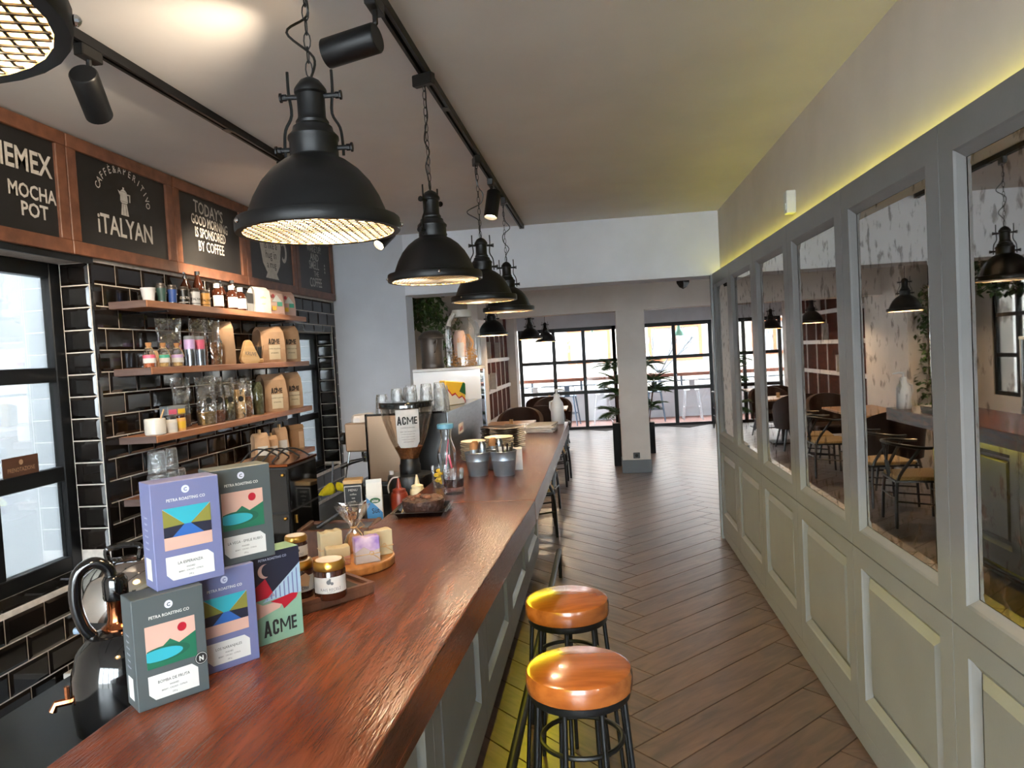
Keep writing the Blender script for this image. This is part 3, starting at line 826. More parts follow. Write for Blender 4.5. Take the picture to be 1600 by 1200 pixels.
flatmulti([circ(.22, .27 + .03 * i, .012, 8) for i in (-1, 0, 1)] + [circ(-.22 + .09 * i, .46 - .02 * (i % 2), .006, 6) for i in range(5)], F, 'chalk_dots', 'chalk', t)

# ================================================================ SHELVES AND WHAT STANDS ON THEM
SX = -2.19
SZ = [2.085, 1.752, 1.412, 1.10]
for k, (z, lab) in enumerate(zip(SZ, ('top wooden wall shelf with cans and brown bottles', 'second wooden wall shelf with corked bottles and kraft bags', 'third wooden wall shelf with the white bowl and bags of herbs', 'lowest wooden wall shelf with glasses and small paper bags'))):
    t = thing('wall_shelf', lab, 'shelf', (XL, 3.36, z), 0, 'wooden shelves on the tiled wall')
    B(.009, -SX * -1 - XL, 0, 1.97, -.036, 0).build('board', 'shelf_wood', t, bevel=.003)
    B(.009, SX - XL - .004, -.0035, 0, -.035, -.001).build('end_grain', 'shelf_end_wood', t, label='darker end grain of the shelf')
    for y in (.25, 1.7): B(.009, .16, y - .008, y + .008, -.044, -.036).build('bracket', 'black_metal', t)

def bottle(name, label, cat, loc, prof, m, group=None, n=18):
    t = thing(name, label, cat, loc, 0, group)
    MB().lathe(prof, n).build('body', m, t, smooth=True)
    return t
def band(t, r, z0, z1, m, name='label', a0=None, a1=None, n=18):
    mb = MB(); mb.lathe([(r, z0), (r, z1)], n, a0=a0 or 0, a1=a1)
    return mb.build(name, m, t, smooth=True)
X1 = -2.25
# top shelf
z = SZ[0]
t = thing('paper_cup', 'white paper cup at the left end of the top shelf', 'cup', (X1, 3.47, z))
MB().lathe([(0, .002), (.026, .0), (.036, .066), (.038, .068), (.036, .07), (.034, .066), (.025, .004), (0, .004)], 20).build('cup_wall', 'white_plastic', t, smooth=True)
TG = 'reusable tumblers on the top shelf'
for y, m, lab in ((3.583, 'label_dgreen', 'dark green tumbler beside the white cup on the top shelf'), (3.68, 'label_blue', 'blue tumbler on the top shelf')):
    t = thing('tumbler', lab, 'tumbler', (X1, y, z), 0, TG)
    MB().lathe([(0, 0), (.02, 0), (.0255, .078), (0, .078)], 18).build('body', m, t, smooth=True)
    MB().lathe([(.0265, .078), (.0265, .088), (.022, .092), (.021, .102), (0, .102)], 18).build('lid', 'aged_metal', t, smooth=True)
    band(t, .0212, .002, .01, 'steel', 'base_ring')
CG = 'coffee cans on the top shelf'
for y, m, ink, lab in ((3.772, 'black_plastic', 'chalk', 'black coffee can with white lettering on the top shelf'), (3.88, 'white_plastic', 'ink', 'white coffee can on the top shelf'), (3.985, 'label_orange', 'ink', 'kraft-coloured coffee can on the top shelf')):
    t = thing('coffee_can', lab, 'can', (X1 + .01, y, z), .9, CG)
    MB().lathe([(0, 0), (.03, 0), (.03, .08), (0, .08)], 20).build('body', m, t, smooth=True)
    MB().lathe([(.031, .08), (.031, .086), (.026, .09), (.024, .1), (.015, .102), (0, .102)], 18).build('lid', 'aged_metal', t, smooth=True)
    F = FRAME((0, -.0305, 0), (1, 0, 0), (0, 0, 1))
    mb = MB()
    for (s, u, v, size) in (('iTALYAN', 0, .032, .019),):
        vs, fs = textgeo(s, .02)
        mb.add([(.0306 * math.sin(max(-1.4, min(1.4, x * size * .85 / .03))), -.0306 * math.cos(max(-1.4, min(1.4, x * size * .85 / .03))), v + yy * size) for x, yy, zz in vs], fs)
    me = bpy.data.meshes.new('lettering'); me.from_pydata(mb.v, [], mb.f); put('lettering', me, ink, t)
    band(t, .0304, .012, .016, ink, 'stripe')
PB = 'brown pump bottles at the back of the top shelf'
for y, x, h, lab in ((3.95, -2.33, .2, 'dark pump bottle at the back of the top shelf behind the white can'), (4.36, -2.335, .19, 'dark pump bottle at the back of the top shelf behind the white-capped bottles')):
    t = thing('pump_bottle', lab, 'bottle', (x, y, z), .4, PB)
    MB().lathe([(0, 0), (.032, 0), (.032, h * .6), (.012, h * .78), (.012, h * .84), (0, h * .84)], 16).build('body', 'amber_glass', t, smooth=True)
    mb = MB(); mb.lathe([(.014, h * .84), (.014, h * .9), (.005, h * .9), (.005, h), (0, h)], 10); mb.tube([(0, 0, h), (0, -.04, h - .004)], .006, 6); mb.build('pump', 'black_plastic', t)
for y, x, h, lab in ((4.03, -2.3, .215, 'tall brown glass bottle on the top shelf beside the kraft can'), (4.47, -2.32, .205, 'tall brown glass bottle behind the white-capped bottles')):
    t = thing('glass_bottle', lab, 'bottle', (x, y, z), 0, 'tall brown bottles on the top shelf')
    MB().lathe([(0, 0), (.032, 0), (.033, h * .5), (.027, h * .64), (.013, h * .86), (.013, h * .93), (0, h * .93)], 16).build('body', 'amber_glass', t, smooth=True)
    MB().lathe([(.0145, h * .9), (.0145, h), (0, h)], 12).build('cap', 'black_plastic', t)
for y, x, lab in ((4.135, -2.245, 'brown bottle with white cap, left of three on the top shelf'), (4.29, -2.235, 'brown bottle with white cap, middle of three on the top shelf'), (4.42, -2.245, 'brown bottle with white cap, right of three on the top shelf')):
    t = thing('medicine_bottle', lab, 'bottle', (x, y, z), 0, 'white-capped brown bottles')
    MB().lathe([(0, 0), (.034, 0), (.036, .004), (.036, .085), (.03, .105), (.015, .118), (.015, .13), (0, .13)], 20).build('body', 'amber_glass', t, smooth=True)
    MB().lathe([(.0175, .124), (.0175, .15), (0, .15)], 16).build('cap', 'white_plastic', t)
    band(t, .0365, .014, .078, 'paper_white', 'label', -1.7, 1.2)
def pouch(loc, rotz, w, h, d, m, label, group, lab=None, ink=None, roll=True, crease=True, cat='coffee bag'):
    t = thing('coffee_bag', label, cat, loc, rotz, group)
    mb = MB(); n = 8; k = 6; vs = []; rr = random.Random(hash(label) % 999)
    secs = [(0, 1.0, 1.0), (.06, 1.02, 1.04), (.35, 1.03, 1.08), (.6, 1.0, 1.0), (.84, .98, .86), (.94, .97, .5), (1.0, .95, .16)]
    for f, sw, sd in secs:
        for (a, b) in ((-1, -1), (-.33, -1.08), (.33, -1.08), (1, -1), (1.0, 0), (1, 1), (.33, 1.08), (-.33, 1.08), (-1, 1), (-1, 0)):
            pin = .82 if (abs(a) == 1 and b == 0 and f > .3) else 1
            vs.append((a * w / 2 * sw * pin + (rr.random() - .5) * .004, b * d / 2 * sd + (rr.random() - .5) * .004, max(0, f * h + (rr.random() - .5) * .003 * (f > 0))))
    q = 10; fs = [tuple(range(q - 1, -1, -1))]
    for j in range(len(secs) - 1):
        for i in range(q): fs.append((j * q + i, j * q + (i + 1) % q, (j + 1) * q + (i + 1) % q, (j + 1) * q + i))
    fs.append(tuple((len(secs) - 1) * q + i for i in range(q)))
    mb.add(vs, fs); mb.build('bag', m, t, smooth=False)
    return t
def acme(t, w, y, z, size, ink='ink', s='ACME', tilt=.13):
    F = FRAME((0, y, z), (1, 0, 0), (0, tilt, 1))
    return letters([(s, 0, 0, size, .72, 0, .03)], 'lettering', ink, t, F)
for y, m, lab in ((4.71, 'paper_white', 'white printed coffee pouch, left of three on the top shelf'), (4.92, 'art_pink', 'pink illustrated coffee pouch, middle of three on the top shelf'), (5.12, 'art_pink', 'pink illustrated coffee pouch at the right end of the top shelf')):
    t = pouch((X1 - .01, y, z), 1.25, .14, .178, .07, m, lab, 'illustrated pouches on the top shelf')
    F = FRAME((0, -.0415, .03), (1, 0, 0), (0, .02, 1))
    if m != 'paper_white':
        flat([(-.05, .06), (0, .11), (.05, .06)], F, 'mountain_print', 'art_white', t); flat(circ(-.035, .1, .014, 12), F, 'sun_print', 'art_red', t, .0003)
        flat([(0, .03), (.05, .03), (.05, .06), (0, .06)], F, 'green_print', 'label_green', t, .0002); flat([(-.05, .0), (-.01, .0), (-.01, .03), (-.05, .03)], F, 'yellow_print', 'label_yellow', t, .0002)
    else:
        letters([('coffee', 0, .07, .022), ('roast', 0, .03, .016)], 'print', 'label_yellow', t, F)
t = thing('tea_tin', 'dark tin with pale label between bottles and pouches on the top shelf', 'tin', (-2.29, 4.575, z)); B(-.035, .035, -.05, .05, 0, .13).build('body', 'black_plastic', t, bevel=.004); B(.035, .0355, -.045, .045, .01, .06).build('label', 'rope_grey', t)
# second shelf
z = SZ[1]
for y, m, lab in ((3.40, 'label_pink', 'corked bottle with a pink label band on the second shelf'), (3.52, 'label_green', 'corked bottle with a green label band on the second shelf'), (3.645, 'label_lilac', 'corked bottle with a lilac label band on the second shelf')):
    t = thing('corked_bottle', lab, 'bottle', (-2.225, y, z), 0, 'corked syrup bottles')
    MB().lathe([(0, .001), (.028, .0), (.03, .004), (.03, .068), (.024, .086), (.015, .094), (.015, .108), (.0165, .11)], 18).build('body', 'clear_glass', t, smooth=True)
    MB().lathe([(0, .003), (.0275, .003), (.0275, .064), (0, .064)], 16).build('contents', 'herb_tan' if m != 'label_pink' else 'herb_orange', t)
    MB().lathe([(.0135, .1), (.0145, .124), (0, .124)], 12).build('cork', 'cork', t)
    band(t, .0305, .046, .062, m, 'colour_band'); band(t, .0305, .022, .046, 'paper_white', 'label')
    mb = MB(); mb.tube([(.016 * math.cos(a), .016 * math.sin(a), .097) for a in [2 * PI * i / 12 for i in range(12)]], .0016, 5, closed=True); mb.tube([(.016, 0, .097), (.026, .006, .08), (.032, .012, .05)], .0014, 5); mb.build('twine', 'twine', t)
t = pouch((-2.24, 3.462, z), 1.1, .04, .085, .012, 'kraft', 'kraft gift tag leaning between the corked bottles', None, cat='tag')
for y, m, lab in ((3.75, 'label_lilac', 'lilac and grey travel tumbler on the second shelf'), (3.85, 'label_pink', 'pink and grey travel tumbler on the second shelf')):
    t = thing('travel_tumbler', lab, 'tumbler', (-2.215, y, z), 0, 'travel tumblers')
    MB().lathe([(0, 0), (.027, 0), (.028, .09), (0, .09)], 20).build('base_cup', 'steel', t, smooth=True)
    MB().lathe([(.0282, .09), (.0285, .143), (0, .143)], 20).build('sleeve', m, t, smooth=True)
    MB().lathe([(.0275, .143), (.0275, .158), (.024, .163), (0, .163)], 20).build('lid', 'rope_grey', t, smooth=True)
def cello(loc, rotz, w, h, d, m, fill, label, sticker=True):
    t = thing('cellophane_bag', label, 'bag', loc, rotz, 'clear bags of herbs and snacks')
    rr = random.Random(int(loc[1] * 1000)); 
    secs = [(0, .92, 1.0), (.25, .97, 1.05), (.5, 1.0, .8), (.72, 1.04, .4), (.88, 1.1, .15), (1.0, 1.14, .05)]
    def shell(top, s):
        vs = []; fs = []; q = 12; js = [c for c in secs if c[0] <= top + 1e-6]
        for f, sw, sd in js:
            for i in range(q):
                a = 2 * PI * i / q; x = math.copysign(abs(math.cos(a)) ** .6, math.cos(a)); y = math.copysign(abs(math.sin(a)) ** .7, math.sin(a))
                jit = .01 if f > .3 and top > .7 else .003
                vs.append((x * w / 2 * sw * s + (rr.random() - .5) * jit, y * d / 2 * sd * s + (rr.random() - .5) * jit, .002 + f * h + (rr.random() - .5) * jit * (f > 0)))
        fs.append(tuple(range(q - 1, -1, -1)))
        for j in range(len(js) - 1):
            for i in range(q): fs.append((j * q + i, j * q + (i + 1) % q, (j + 1) * q + (i + 1) % q, (j + 1) * q + i))
        return vs, fs, q, len(js)
    vs, fs, q, k = shell(1.0, 1); MB().add(vs, fs).build('film', 'cellophane', t)
    vs, fs, q, k = shell(fill, .93); fs.append(tuple((k - 1) * q + i for i in range(q))); MB().add(vs, fs).build('contents', m, t)
    if sticker:
        flat(circ(0, h * .5, .018, 18), FRAME((0, -d * .5 - .004, 0), (1, 0, 0), (0, .06, 1)), 'round_sticker', 'ink', t)
    return t
cello((-2.315, 3.73, z), 1.1, .13, .262, .06, 'herb_brown', .25, 'large crumpled clear bag behind the travel tumblers', False)
cello((-2.285, 3.96, z), 1.1, .10, .27, .07, 'herb_orange', .5, 'clear bag of orange snacks on the second shelf', False)
cello((-2.26, 4.085, z), 1.1, .085, .26, .07, 'herb_brown', .5, 'clear bag of brown nuts on the second shelf', False)
pouch((-2.27, 4.22, z), 1.0, .11, .262, .06, 'kraft', 'plain tan paper bag beside the bags of nuts on the second shelf', 'kraft bags')
t = thing('wood_plaque', 'rounded triangular wooden block with engraved name on the second shelf', 'block', (-2.225, 4.45, z), 1.15)
tri = []
for cx, cz, a0, a1 in ((-.042, .03, PI * .95, PI * 1.5), (.05, .022, PI * 1.5, PI * 2.15), (-.008, .122, PI * .2, PI * .9)):
    for i in range(7):
        a = a0 + (a1 - a0) * i / 6; q_ = .03 if cx < -.02 else (.022 if cx > 0 else .028); tri.append((cx + q_ * math.cos(a), cz + q_ * math.sin(a)))
MB().prism(tri, -.014, .014, 'y').build('block', 'pale_wood', t, bevel=.002)
letters([('KRUVE', 0, .05, .034, .85, -.12, .004)], 'engraving', 'ink_grey', t, FRAME((0, -.0146, 0), (1, 0, 0), (0, 0, 1)))
t = thing('counter_brush', 'dark bristled wooden brush behind the wooden block', 'brush', (-2.27, 4.62, z), 1.0)
B(-.05, .05, -.02, .02, 0, .03).build('handle', 'pale_wood', t, bevel=.006)
mb = MB(); rr = random.Random(4)
for i in range(90):
    x = -.045 + .09 * rr.random(); y = -.016 + .032 * rr.random(); mb.tube([(x, y, .028), (x * 1.2 + (rr.random() - .5) * .012, y * 1.3, .1 + .015 * rr.random())], .0016, 4)
mb.build('bristles', 'ink', t)
KB = 'kraft coffee bags with black lettering'
for (x, y, zz, w, h, d, rz, lab) in ((-2.285, 4.86, SZ[1], .175, .25, .13, .95, 'large kraft coffee bag on the second shelf, left of two'), (-2.27, 5.12, SZ[1], .16, .262, .10, 1.0, 'large kraft coffee bag at the right end of the second shelf'),
                                     (-2.285, 4.85, SZ[2], .17, .26, .13, .95, 'kraft coffee bag with black lettering on the third shelf, left of two'), (-2.275, 5.13, SZ[2], .15, .262, .10, 1.0, 'kraft coffee bag with black lettering at the right end of the third shelf')):
    t = pouch((x, y, zz), rz, w, h, d, 'kraft', lab, KB)
    flat([(-.042, .02), (.042, .02), (.042, .12), (-.042, .12)], FRAME((0, -d / 2 * 1.17 - .002, 0), (1, 0, 0), (0, -.005, 1)), 'paper_label', 'plate_cream', t)
    FF = FRAME((0, -d / 2 * 1.17 - .0035, 0), (1, 0, 0), (0, -.005, 1))
    letters([('ACME', 0, .125, .05, .72, 0, .015)], 'lettering', 'ink', t, FF); letters([('COFFEE ROASTERS', 0, .09, .011)], 'small_print', 'ink', t, FF); letters([('ETHIOPIA', 0, .06, .013)], 'origin_print', 'ink', t, FF)
    mb = MB(); mb.tube([(.0, -d * .34, h * .8), (.004, -d * .5, h * .66), (-.002, -d * .62, h * .5)], .0022, 5); mb.build('tie', 'ink', t)
# third shelf
z = SZ[2]
t = thing('ceramic_bowl', 'white ceramic pot with a wooden spoon on the third shelf', 'pot', (-2.235, 3.42, z))
MB().lathe([(0, .001), (.044, 0), (.05, .006), (.05, .078), (.048, .082), (.045, .078), (.045, .012), (0, .01)], 24).build('pot_wall', 'ceramic', t, smooth=True)
MB().tube([(0, 0, .015), (.015, .02, .07), (.03, .035, .125)], .004, 6).build('spoon', 'pale_wood', t)
for y, m, lm, r, lab in ((3.535, 'ceramic', 'paper_white', .034, 'small jar with a dark lid beside the white pot'), (3.62, 'label_orange', 'label_yellow', .03, 'small jar with a yellow label on the third shelf')):
    t = thing('spice_jar', lab, 'jar', (-2.225, y, z), 0, 'small jars on the third shelf')
    MB().lathe([(0, 0), (r, 0), (r, .062), (r * .88, .07), (0, .07)], 18).build('glass', m, t, smooth=True)
    MB().lathe([(r * .92, .068), (r * .92, .084), (r * .86, .087), (0, .087)], 18).build('lid', 'black_plastic' if r > .032 else 'jam_dark', t, smooth=True)
    band(t, r + .0005, .014, .05, lm, 'label')
t = thing('sample_box', 'clear drawer box with pink and yellow labels on the third shelf', 'box', (-2.31, 3.70, z), 1.2)
for k in range(2):
    d_ = B(-.055, .055, -.035, .035, .002 + k * .066, .064 + k * .066).build('drawer', 'rope_grey', t, bevel=.003)
    B(-.05, -.002, -.0365, -.035, .02 + k * .066, .045 + k * .066).build('tag', 'label_pink' if k else 'paper_white', d_); B(.006, .05, -.0365, -.035, .02 + k * .066, .045 + k * .066).build('tag', 'label_yellow', d_)
cello((-2.33, 3.82, z), 1.05, .10, .275, .04, 'herb_brown', .25, 'tall clear bag at the back of the third shelf', False)
cello((-2.245, 3.93, z), 1.05, .11, .275, .07, 'herb_gold', .25, 'clear bag with golden pasta on the third shelf')
cello((-2.25, 4.06, z), 1.05, .075, .265, .07, 'herb_orange', .25, 'clear bag with orange flakes on the third shelf')
cello((-2.25, 4.18, z), 1.05, .08, .255, .07, 'herb_green', .5, 'clear bag with green herbs on the third shelf')
cello((-2.25, 4.31, z), 1.05, .085, .245, .07, 'herb_tan', .72, 'clear bag with pale grains on the third shelf')
cello((-2.26, 4.44, z), 1.05, .07, .25, .06, 'herb_brown', .5, 'clear bag with brown seeds on the third shelf', False)
t = thing('herb_jar', 'jar of green seeds beside the kraft bags on the third shelf', 'jar', (-2.26, 4.59, z))
MB().lathe([(0, 0), (.034, 0), (.036, .01), (.036, .18), (.028, .2), (.024, .215), (0, .215)], 16).build('contents', 'herb_green', t, smooth=True)
MB().lathe([(.036, .004), (.0385, .01), (.0385, .18), (.03, .203), (.026, .222), (0, .222)], 16).build('glass', 'clear_glass', t, smooth=True)
# lowest shelf
z = SZ[3]
G0 = None
gp = [(0, .012), (.034, .012), (.036, .09), (.034, .112), (0.0, .116)]
for (x, y, zz, lab) in ((-2.24, 3.40, z, 'ribbed glass upside down on the lowest shelf, left end'), (-2.24, 3.50, z, 'ribbed glass upside down on the lowest shelf, second from left'), (-2.25, 3.605, z, 'ribbed glass upside down on the lowest shelf, third from left'), (-2.245, 3.425, z + .118, 'upper ribbed glass of the stack, left one'), (-2.25, 3.54, z + .118, 'upper ribbed glass of the stack, right one')):
    t = thing('tumbler_glass', lab, 'glass', (x, y, zz), 0, 'upturned glasses on the lowest shelf')
    MB().lathe([(.042, 0), (.044, .004), (.041, .104), (.036, .114), (0, .116)], 16).build('glass_wall', 'rippled_glass', t)
    MB().lathe([(.037, .002), (.036, .095), (0, .098)], 16).build('inner_wall', 'clear_glass', t)
for (y, w, h, m, rz, lab) in ((4.56, .10, .19, 'kraft', .9, 'small kraft bag with clipped top on the lowest shelf, left one'), (4.72, .075, .155, 'kraft', .9, 'shortest small kraft bag on the lowest shelf'), (4.86, .095, .195, 'kraft', 1.0, 'small kraft bag with clipped top on the lowest shelf, third one')):
    t = pouch((-2.25, y, z), rz, w, h, .06, m, lab, 'small paper bags on the lowest shelf')
    flat([(-w * .36, .02), (w * .36, .02), (w * .36, h * .55), (-w * .36, h * .55)], FRAME((0, -.0375, 0), (1, 0, 0), (0, 0, 1)), 'paper_label', 'paper_white', t)
    B(-.005, .005, -.012, .012, h * .9, h * 1.12).build('clip', 'pale_wood', t)
t = thing('kraft_block_bag', 'folded brown paper block bag at the right end of the lowest shelf', 'bag', (-2.25, 5.1, z), 1.0)
B(-.06, .06, -.045, .045, 0, .165).build('body', 'kraft_dark', t, bevel=.008); MB().prism([(-.045, .165), (.045, .165), (.03, .19), (-.03, .19)], -.06, .06, 'x').build('folded_top', 'kraft_dark', t); B(.01, .05, -.0465, -.045, .02, .14).build('label', 'kraft', t)
# ================================================================ BAR
mat('counter_dark', '#1c1d19', '#151613', 3, .32, spec=.3)
t = thing('bar_counter', 'long polished red-brown wooden bar top', 'bar top', (-.6, .3, 1.0))
o_ = Vector((-.6, .3, 1.0))
def slab(poly): return MB().prism([(x + .6, y - .3) for x, y in poly], 0, .1, 'z')
slab([(-.93, .3), (-.418, .3), (-.300, 3.033), (-.875, 3.033)]).build('near_slab', 'bar_wood', t, bevel=.004, seg=2)
slab([(-.868, 3.039), (-.300, 3.039), (-.300, 6.38), (-.862, 6.38)]).build('far_slab', 'bar_wood', t, bevel=.004, seg=2)
slab([(-.873, 3.0335), (-.304, 3.0335), (-.304, 3.0385), (-.873, 3.0385)]).build('joint_strip', 'tray_wood', t)
for a, b in ((-.86, -.74), (-.72, -.6), (-.5, -.32)): pass

t = thing('bar_cabinet', 'grey panelled cabinet under the bar', 'bar cabinet', (-.72, .3, 0))
B(.165, .181, .05, 5.55, .984, .999).build('led_strip', 'led_bar', t, label='yellow LED strip under the overhang')
B(-.13, .11, 0, 5.6, .09, 1.0).build('carcass', 'grey_paint', t)
B(-.13, .09, .02, 5.58, 0, .09).build('kick_board', 'grey_paint_dark', t)
n = 6; wd = 5.6 / n
for k in range(n):
    y0 = k * wd + .0015; y1 = (k + 1) * wd - .0015; a, b, c_, d_ = y0 + .1, y1 - .1, .24, .88
    x0 = .15
    O = [(y0, .092), (y1, .092), (y1, .998), (y0, .998)]; I = [(a, c_), (b, c_), (b, d_), (a, d_)]
    J = [(a + .028, c_ + .028), (b - .028, c_ + .028), (b - .028, d_ - .028), (a + .028, d_ - .028)]
    vs = [(x0, p, q) for p, q in O] + [(x0, p, q) for p, q in I] + [(x0 - .022, p, q) for p, q in J] + [(.11, p, q) for p, q in O]
    fs = []
    for i in range(4):
        j = (i + 1) % 4; fs += [(i, j, 4 + j, 4 + i), (4 + i, 4 + j, 8 + j, 8 + i), (i, 12 + i, 12 + j, j)]
    fs.append((8, 9, 10, 11))
    fr_ = MB().add(vs, fs).build('front_panel', 'grey_paint', t)
    mb = MB(); A = [(a + .05, c_ + .05), (b - .05, c_ + .05), (b - .05, d_ - .05), (a + .05, d_ - .05)]; A2 = [(p + (.014 if i in (0, 3) else -.014), q + (.014 if i < 2 else -.014)) for i, (p, q) in enumerate(A)]
    mb.add([(x0 - .022, p, q) for p, q in A] + [(x0 - .01, p, q) for p, q in A2], [(0, 1, 5, 4), (1, 2, 6, 5), (2, 3, 7, 6), (3, 0, 4, 7), (4, 5, 6, 7)]); mb.build('raised_field', 'grey_paint', fr_)
t = thing('foot_rail', 'black metal foot rail along the bar front', 'foot rail', (-.41, .5, 0))
MB().tube([(0, 0, .2), (0.03, 5.0, .2)], .02, 14).build('rail', 'black_metal', t, smooth=True)
for y in (.6, 2.8, 4.98): cyl((.002 + .006 * y, y, 0), (.002 + .006 * y, y, .19), .014, 10).build('post', 'black_metal', t)

def stool(loc, rotz, label):
    t = thing('bar_stool', label, 'stool', loc, rotz, 'round wooden stools at the bar')
    MB().lathe([(0, .662), (.158, .662), (.166, .668), (.168, .68), (.168, .712), (.163, .725), (.152, .73), (0, .73)], 40).build('seat', 'stool_wood', t, smooth=True)
    MB().lathe([(.12, .64), (.157, .64), (.159, .645), (.159, .662), (.12, .662)], 36).build('seat_ring', 'black_metal', t, smooth=True)
    for k in range(8):
        a = PI / 8 + k * PI / 4
        cyl((.143 * math.cos(a), .143 * math.sin(a), .645), (.195 * math.cos(a), .195 * math.sin(a), 0), .0085, 10).build('leg', 'black_metal', t, smooth=True)
    MB().tube([(.128 * math.cos(2 * PI * i / 32), .128 * math.sin(2 * PI * i / 32), .5) for i in range(32)], .008, 8, closed=True).build('ring_brace', 'black_metal', t, smooth=True)
    return t
stool((-.115, 2.26, 0), .1, 'nearest round wooden bar stool with yellow light on its seat')
stool((-.18, 2.895, 0), .4, 'second round wooden bar stool farther along the bar')

# ================================================================ COFFEE BOXES ON THE BAR
BG = 'boxed coffee stacked on the bar'
def coffee_box(loc, kind, title, label, h=.208):
    t = thing('coffee_box', label, 'coffee box', loc, math.radians(50), BG)
    w, d = .0645, .032
    B(-w, w, -d, d, 0, h).build('carton', 'box_lilac' if kind == 'lilac' else ('box_grey' if kind == 'grey' else 'art_mint'), t, bevel=.0012)
    F = FRAME((0, -d - .0004, 0), (1, 0, 0), (0, 0, 1)); s = h / .208
    if kind in ('lilac', 'grey'):
        x0, x1, z0, z1 = -.045, .045, .073, .153
        flat([(x0, z0), (x1, z0), (x1, z1), (x0, z1)], F, 'artwork', 'art_pink', t)
        q = t
        if kind == 'lilac':
            zm = (z0 + z1) / 2 + .006
            flat([(x0, z1), (x1, z1), (.006, zm), (-.006, zm)], F, 'sky_print', 'art_cyan', q, .0002)
            flatmulti([[(x0, z1 - .001), (-.006, zm), (x0, zm - .002)], [(x1, z1 - .001), (x1, zm - .002), (.006, zm)]], F, 'hill_print', 'art_olive', q, .0002)
            flatmulti([[(x0, zm - .002), (-.006, zm), (-.03, z0 + .024), (x0, z0 + .024)], [(x1, zm - .002), (x1, z0 + .024), (.03, z0 + .024), (.006, zm)]], F, 'shore_print', 'art_navy', q, .0003)
            flat([(-.006, zm), (.006, zm), (.03, z0 + .024), (-.03, z0 + .024)], F, 'river_print', 'art_blue', q, .0003)
        else:
            flat([(x0, z0), (x1, z0), (x1, z0 + .05), (.03, z0 + .043), (.014, z0 + .036), (-.002, z0 + .048), (-.025, z0 + .03), (x0, z0 + .03)], F, 'mountain_print', 'art_green', q, .0002)
            flat([p for p in circ(-.012, z0 + .0235, .045, 24, .0145) if p[0] > x0], F, 'lake_shadow_print', 'art_green_dark', q, .0003)
            flat([(max(x0, p[0]), p[1]) for p in circ(-.02, z0 + .0225, .04, 24, .0115)], F, 'lake_print', 'art_cyan', q, .0004)
            flat(circ(.021, z0 + .064, .0085, 20), F, 'sun_print', 'art_red', q, .0003)
        flat([(-.045, .026), (-.034, .014), (.045, .014), (.045, .05), (.034, .06), (-.045, .06)], F, 'text_label', 'art_white', t)
        letters([(title, 0, .043, .0078, .9), ('WASHED', 0, .034, .0045, .9), ('BERRY - CACAO - CITRUS', 0, .027, .004), ('250 g', 0, .019, .004)], 'label_text', 'ink', t, FRAME((0, -d - .0008, 0), (1, 0, 0), (0, 0, 1)))
        flatmulti([[circ(0, .186, .0075, 20)[i] for i in range(20)]], F, 'emblem', 'print_pale', t)
        letters([('C', 0, .1825, .0095, 1, 0, .04)], 'emblem_letter', 'box_lilac' if kind == 'lilac' else 'box_grey', t, FRAME((0, -d - .0008, 0), (1, 0, 0), (0, 0, 1)))
        letters([('PETRA ROASTING CO', 0, .1655, .0078, .95, 0, .02)], 'maker_name', 'art_white', t, F)
        S = FRAME((-w - .0004, 0, 0), (0, -1, 0), (0, 0, 1))
        flat([(-.018, .016), (.012, .016), (.012, .058), (-.018, .058)], S, 'side_label', 'art_white', t)
        letters([(x, -.004, .075 + .012 * i, .006) for i, x in enumerate(('Producer', 'Variety', 'Altitude', 'Process', 'Region', 'Country'))], 'side_print', 'print_pale', t, S)
    else:
        x0, x1 = -.0642, .0642
        flat([(x0, .12), (x0, h), (x1, h), (x1, .16), (.0, .105)], F, 'night_sky_print', 'art_navy', t)
        flat([(x0, .12), (-.02, .148), (.0, .105), (x0, .1)], F, 'slope_print', 'art_red', t, .0002)
        flat([(-.03, .094), (x1, .168), (x1, .098), (.0, .098)], F, 'stripe_ground', 'art_stripe', t, .0002)
        flatmulti([[(-.02 + i * .0105, .099), (-.017 + i * .0105, .099), (-.017 + i * .0105, .103 + i * .0078), (-.02 + i * .0105, .1 + i * .0078)] for i in range(8)], F, 'stripe_print', 'box_lilac', t, .0003)
        flat([(x0, .055), (x0, .115), (-.03, .09), (.02, .09), (.01, .075), (-.03, .065)], F, 'sand_print', 'art_pink', t, .0003)
        flat([(-.012, .094), (.04, .101), (.056, .098), (.05, .088), (.02, .07), (.015, .082)], F, 'tongue_print', 'art_red', t, .0004)
        m1 = [(-.02 + .016 * math.cos(a), .165 + .016 * math.sin(a)) for a in [PI * (.45 + 1.1 * i / 12) for i in range(13)]]; m2 = [(-.013 + .014 * math.cos(a), .166 + .0145 * math.sin(a)) for a in [PI * (1.5 - 1.0 * i / 12) for i in range(13)]]
        flatmulti([[m1[i], m1[i + 1], m2[11 - i], m2[12 - i]] for i in range(12)], F, 'moon_print', 'art_pink', t, .0003)
        letters([('ACME', .01, .016, .046, .72, 0, .016)], 'lettering', 'ink', t, FRAME((0, -d - .0009, 0), (1, 0, 0), (0, 0, 1)))
        letters([('PETRA ROASTING CO', 0, .188, .0075, .9, 0, .01)], 'maker_name', 'print_pale', t, FRAME((0, -d - .0008, 0), (1, 0, 0), (0, 0, 1)))
    return t
bx = coffee_box((-.853, 1.287, 1.1), 'grey', 'BOMBA DE FRUTA', 'grey coffee box standing nearest on the bar, lower left of the stack')
flat(circ(.052, .066, .0125, 20), FRAME((0, -.0332, 0), (1, 0, 0), (0, 0, 1)), 'round_sticker', 'ink', bx)
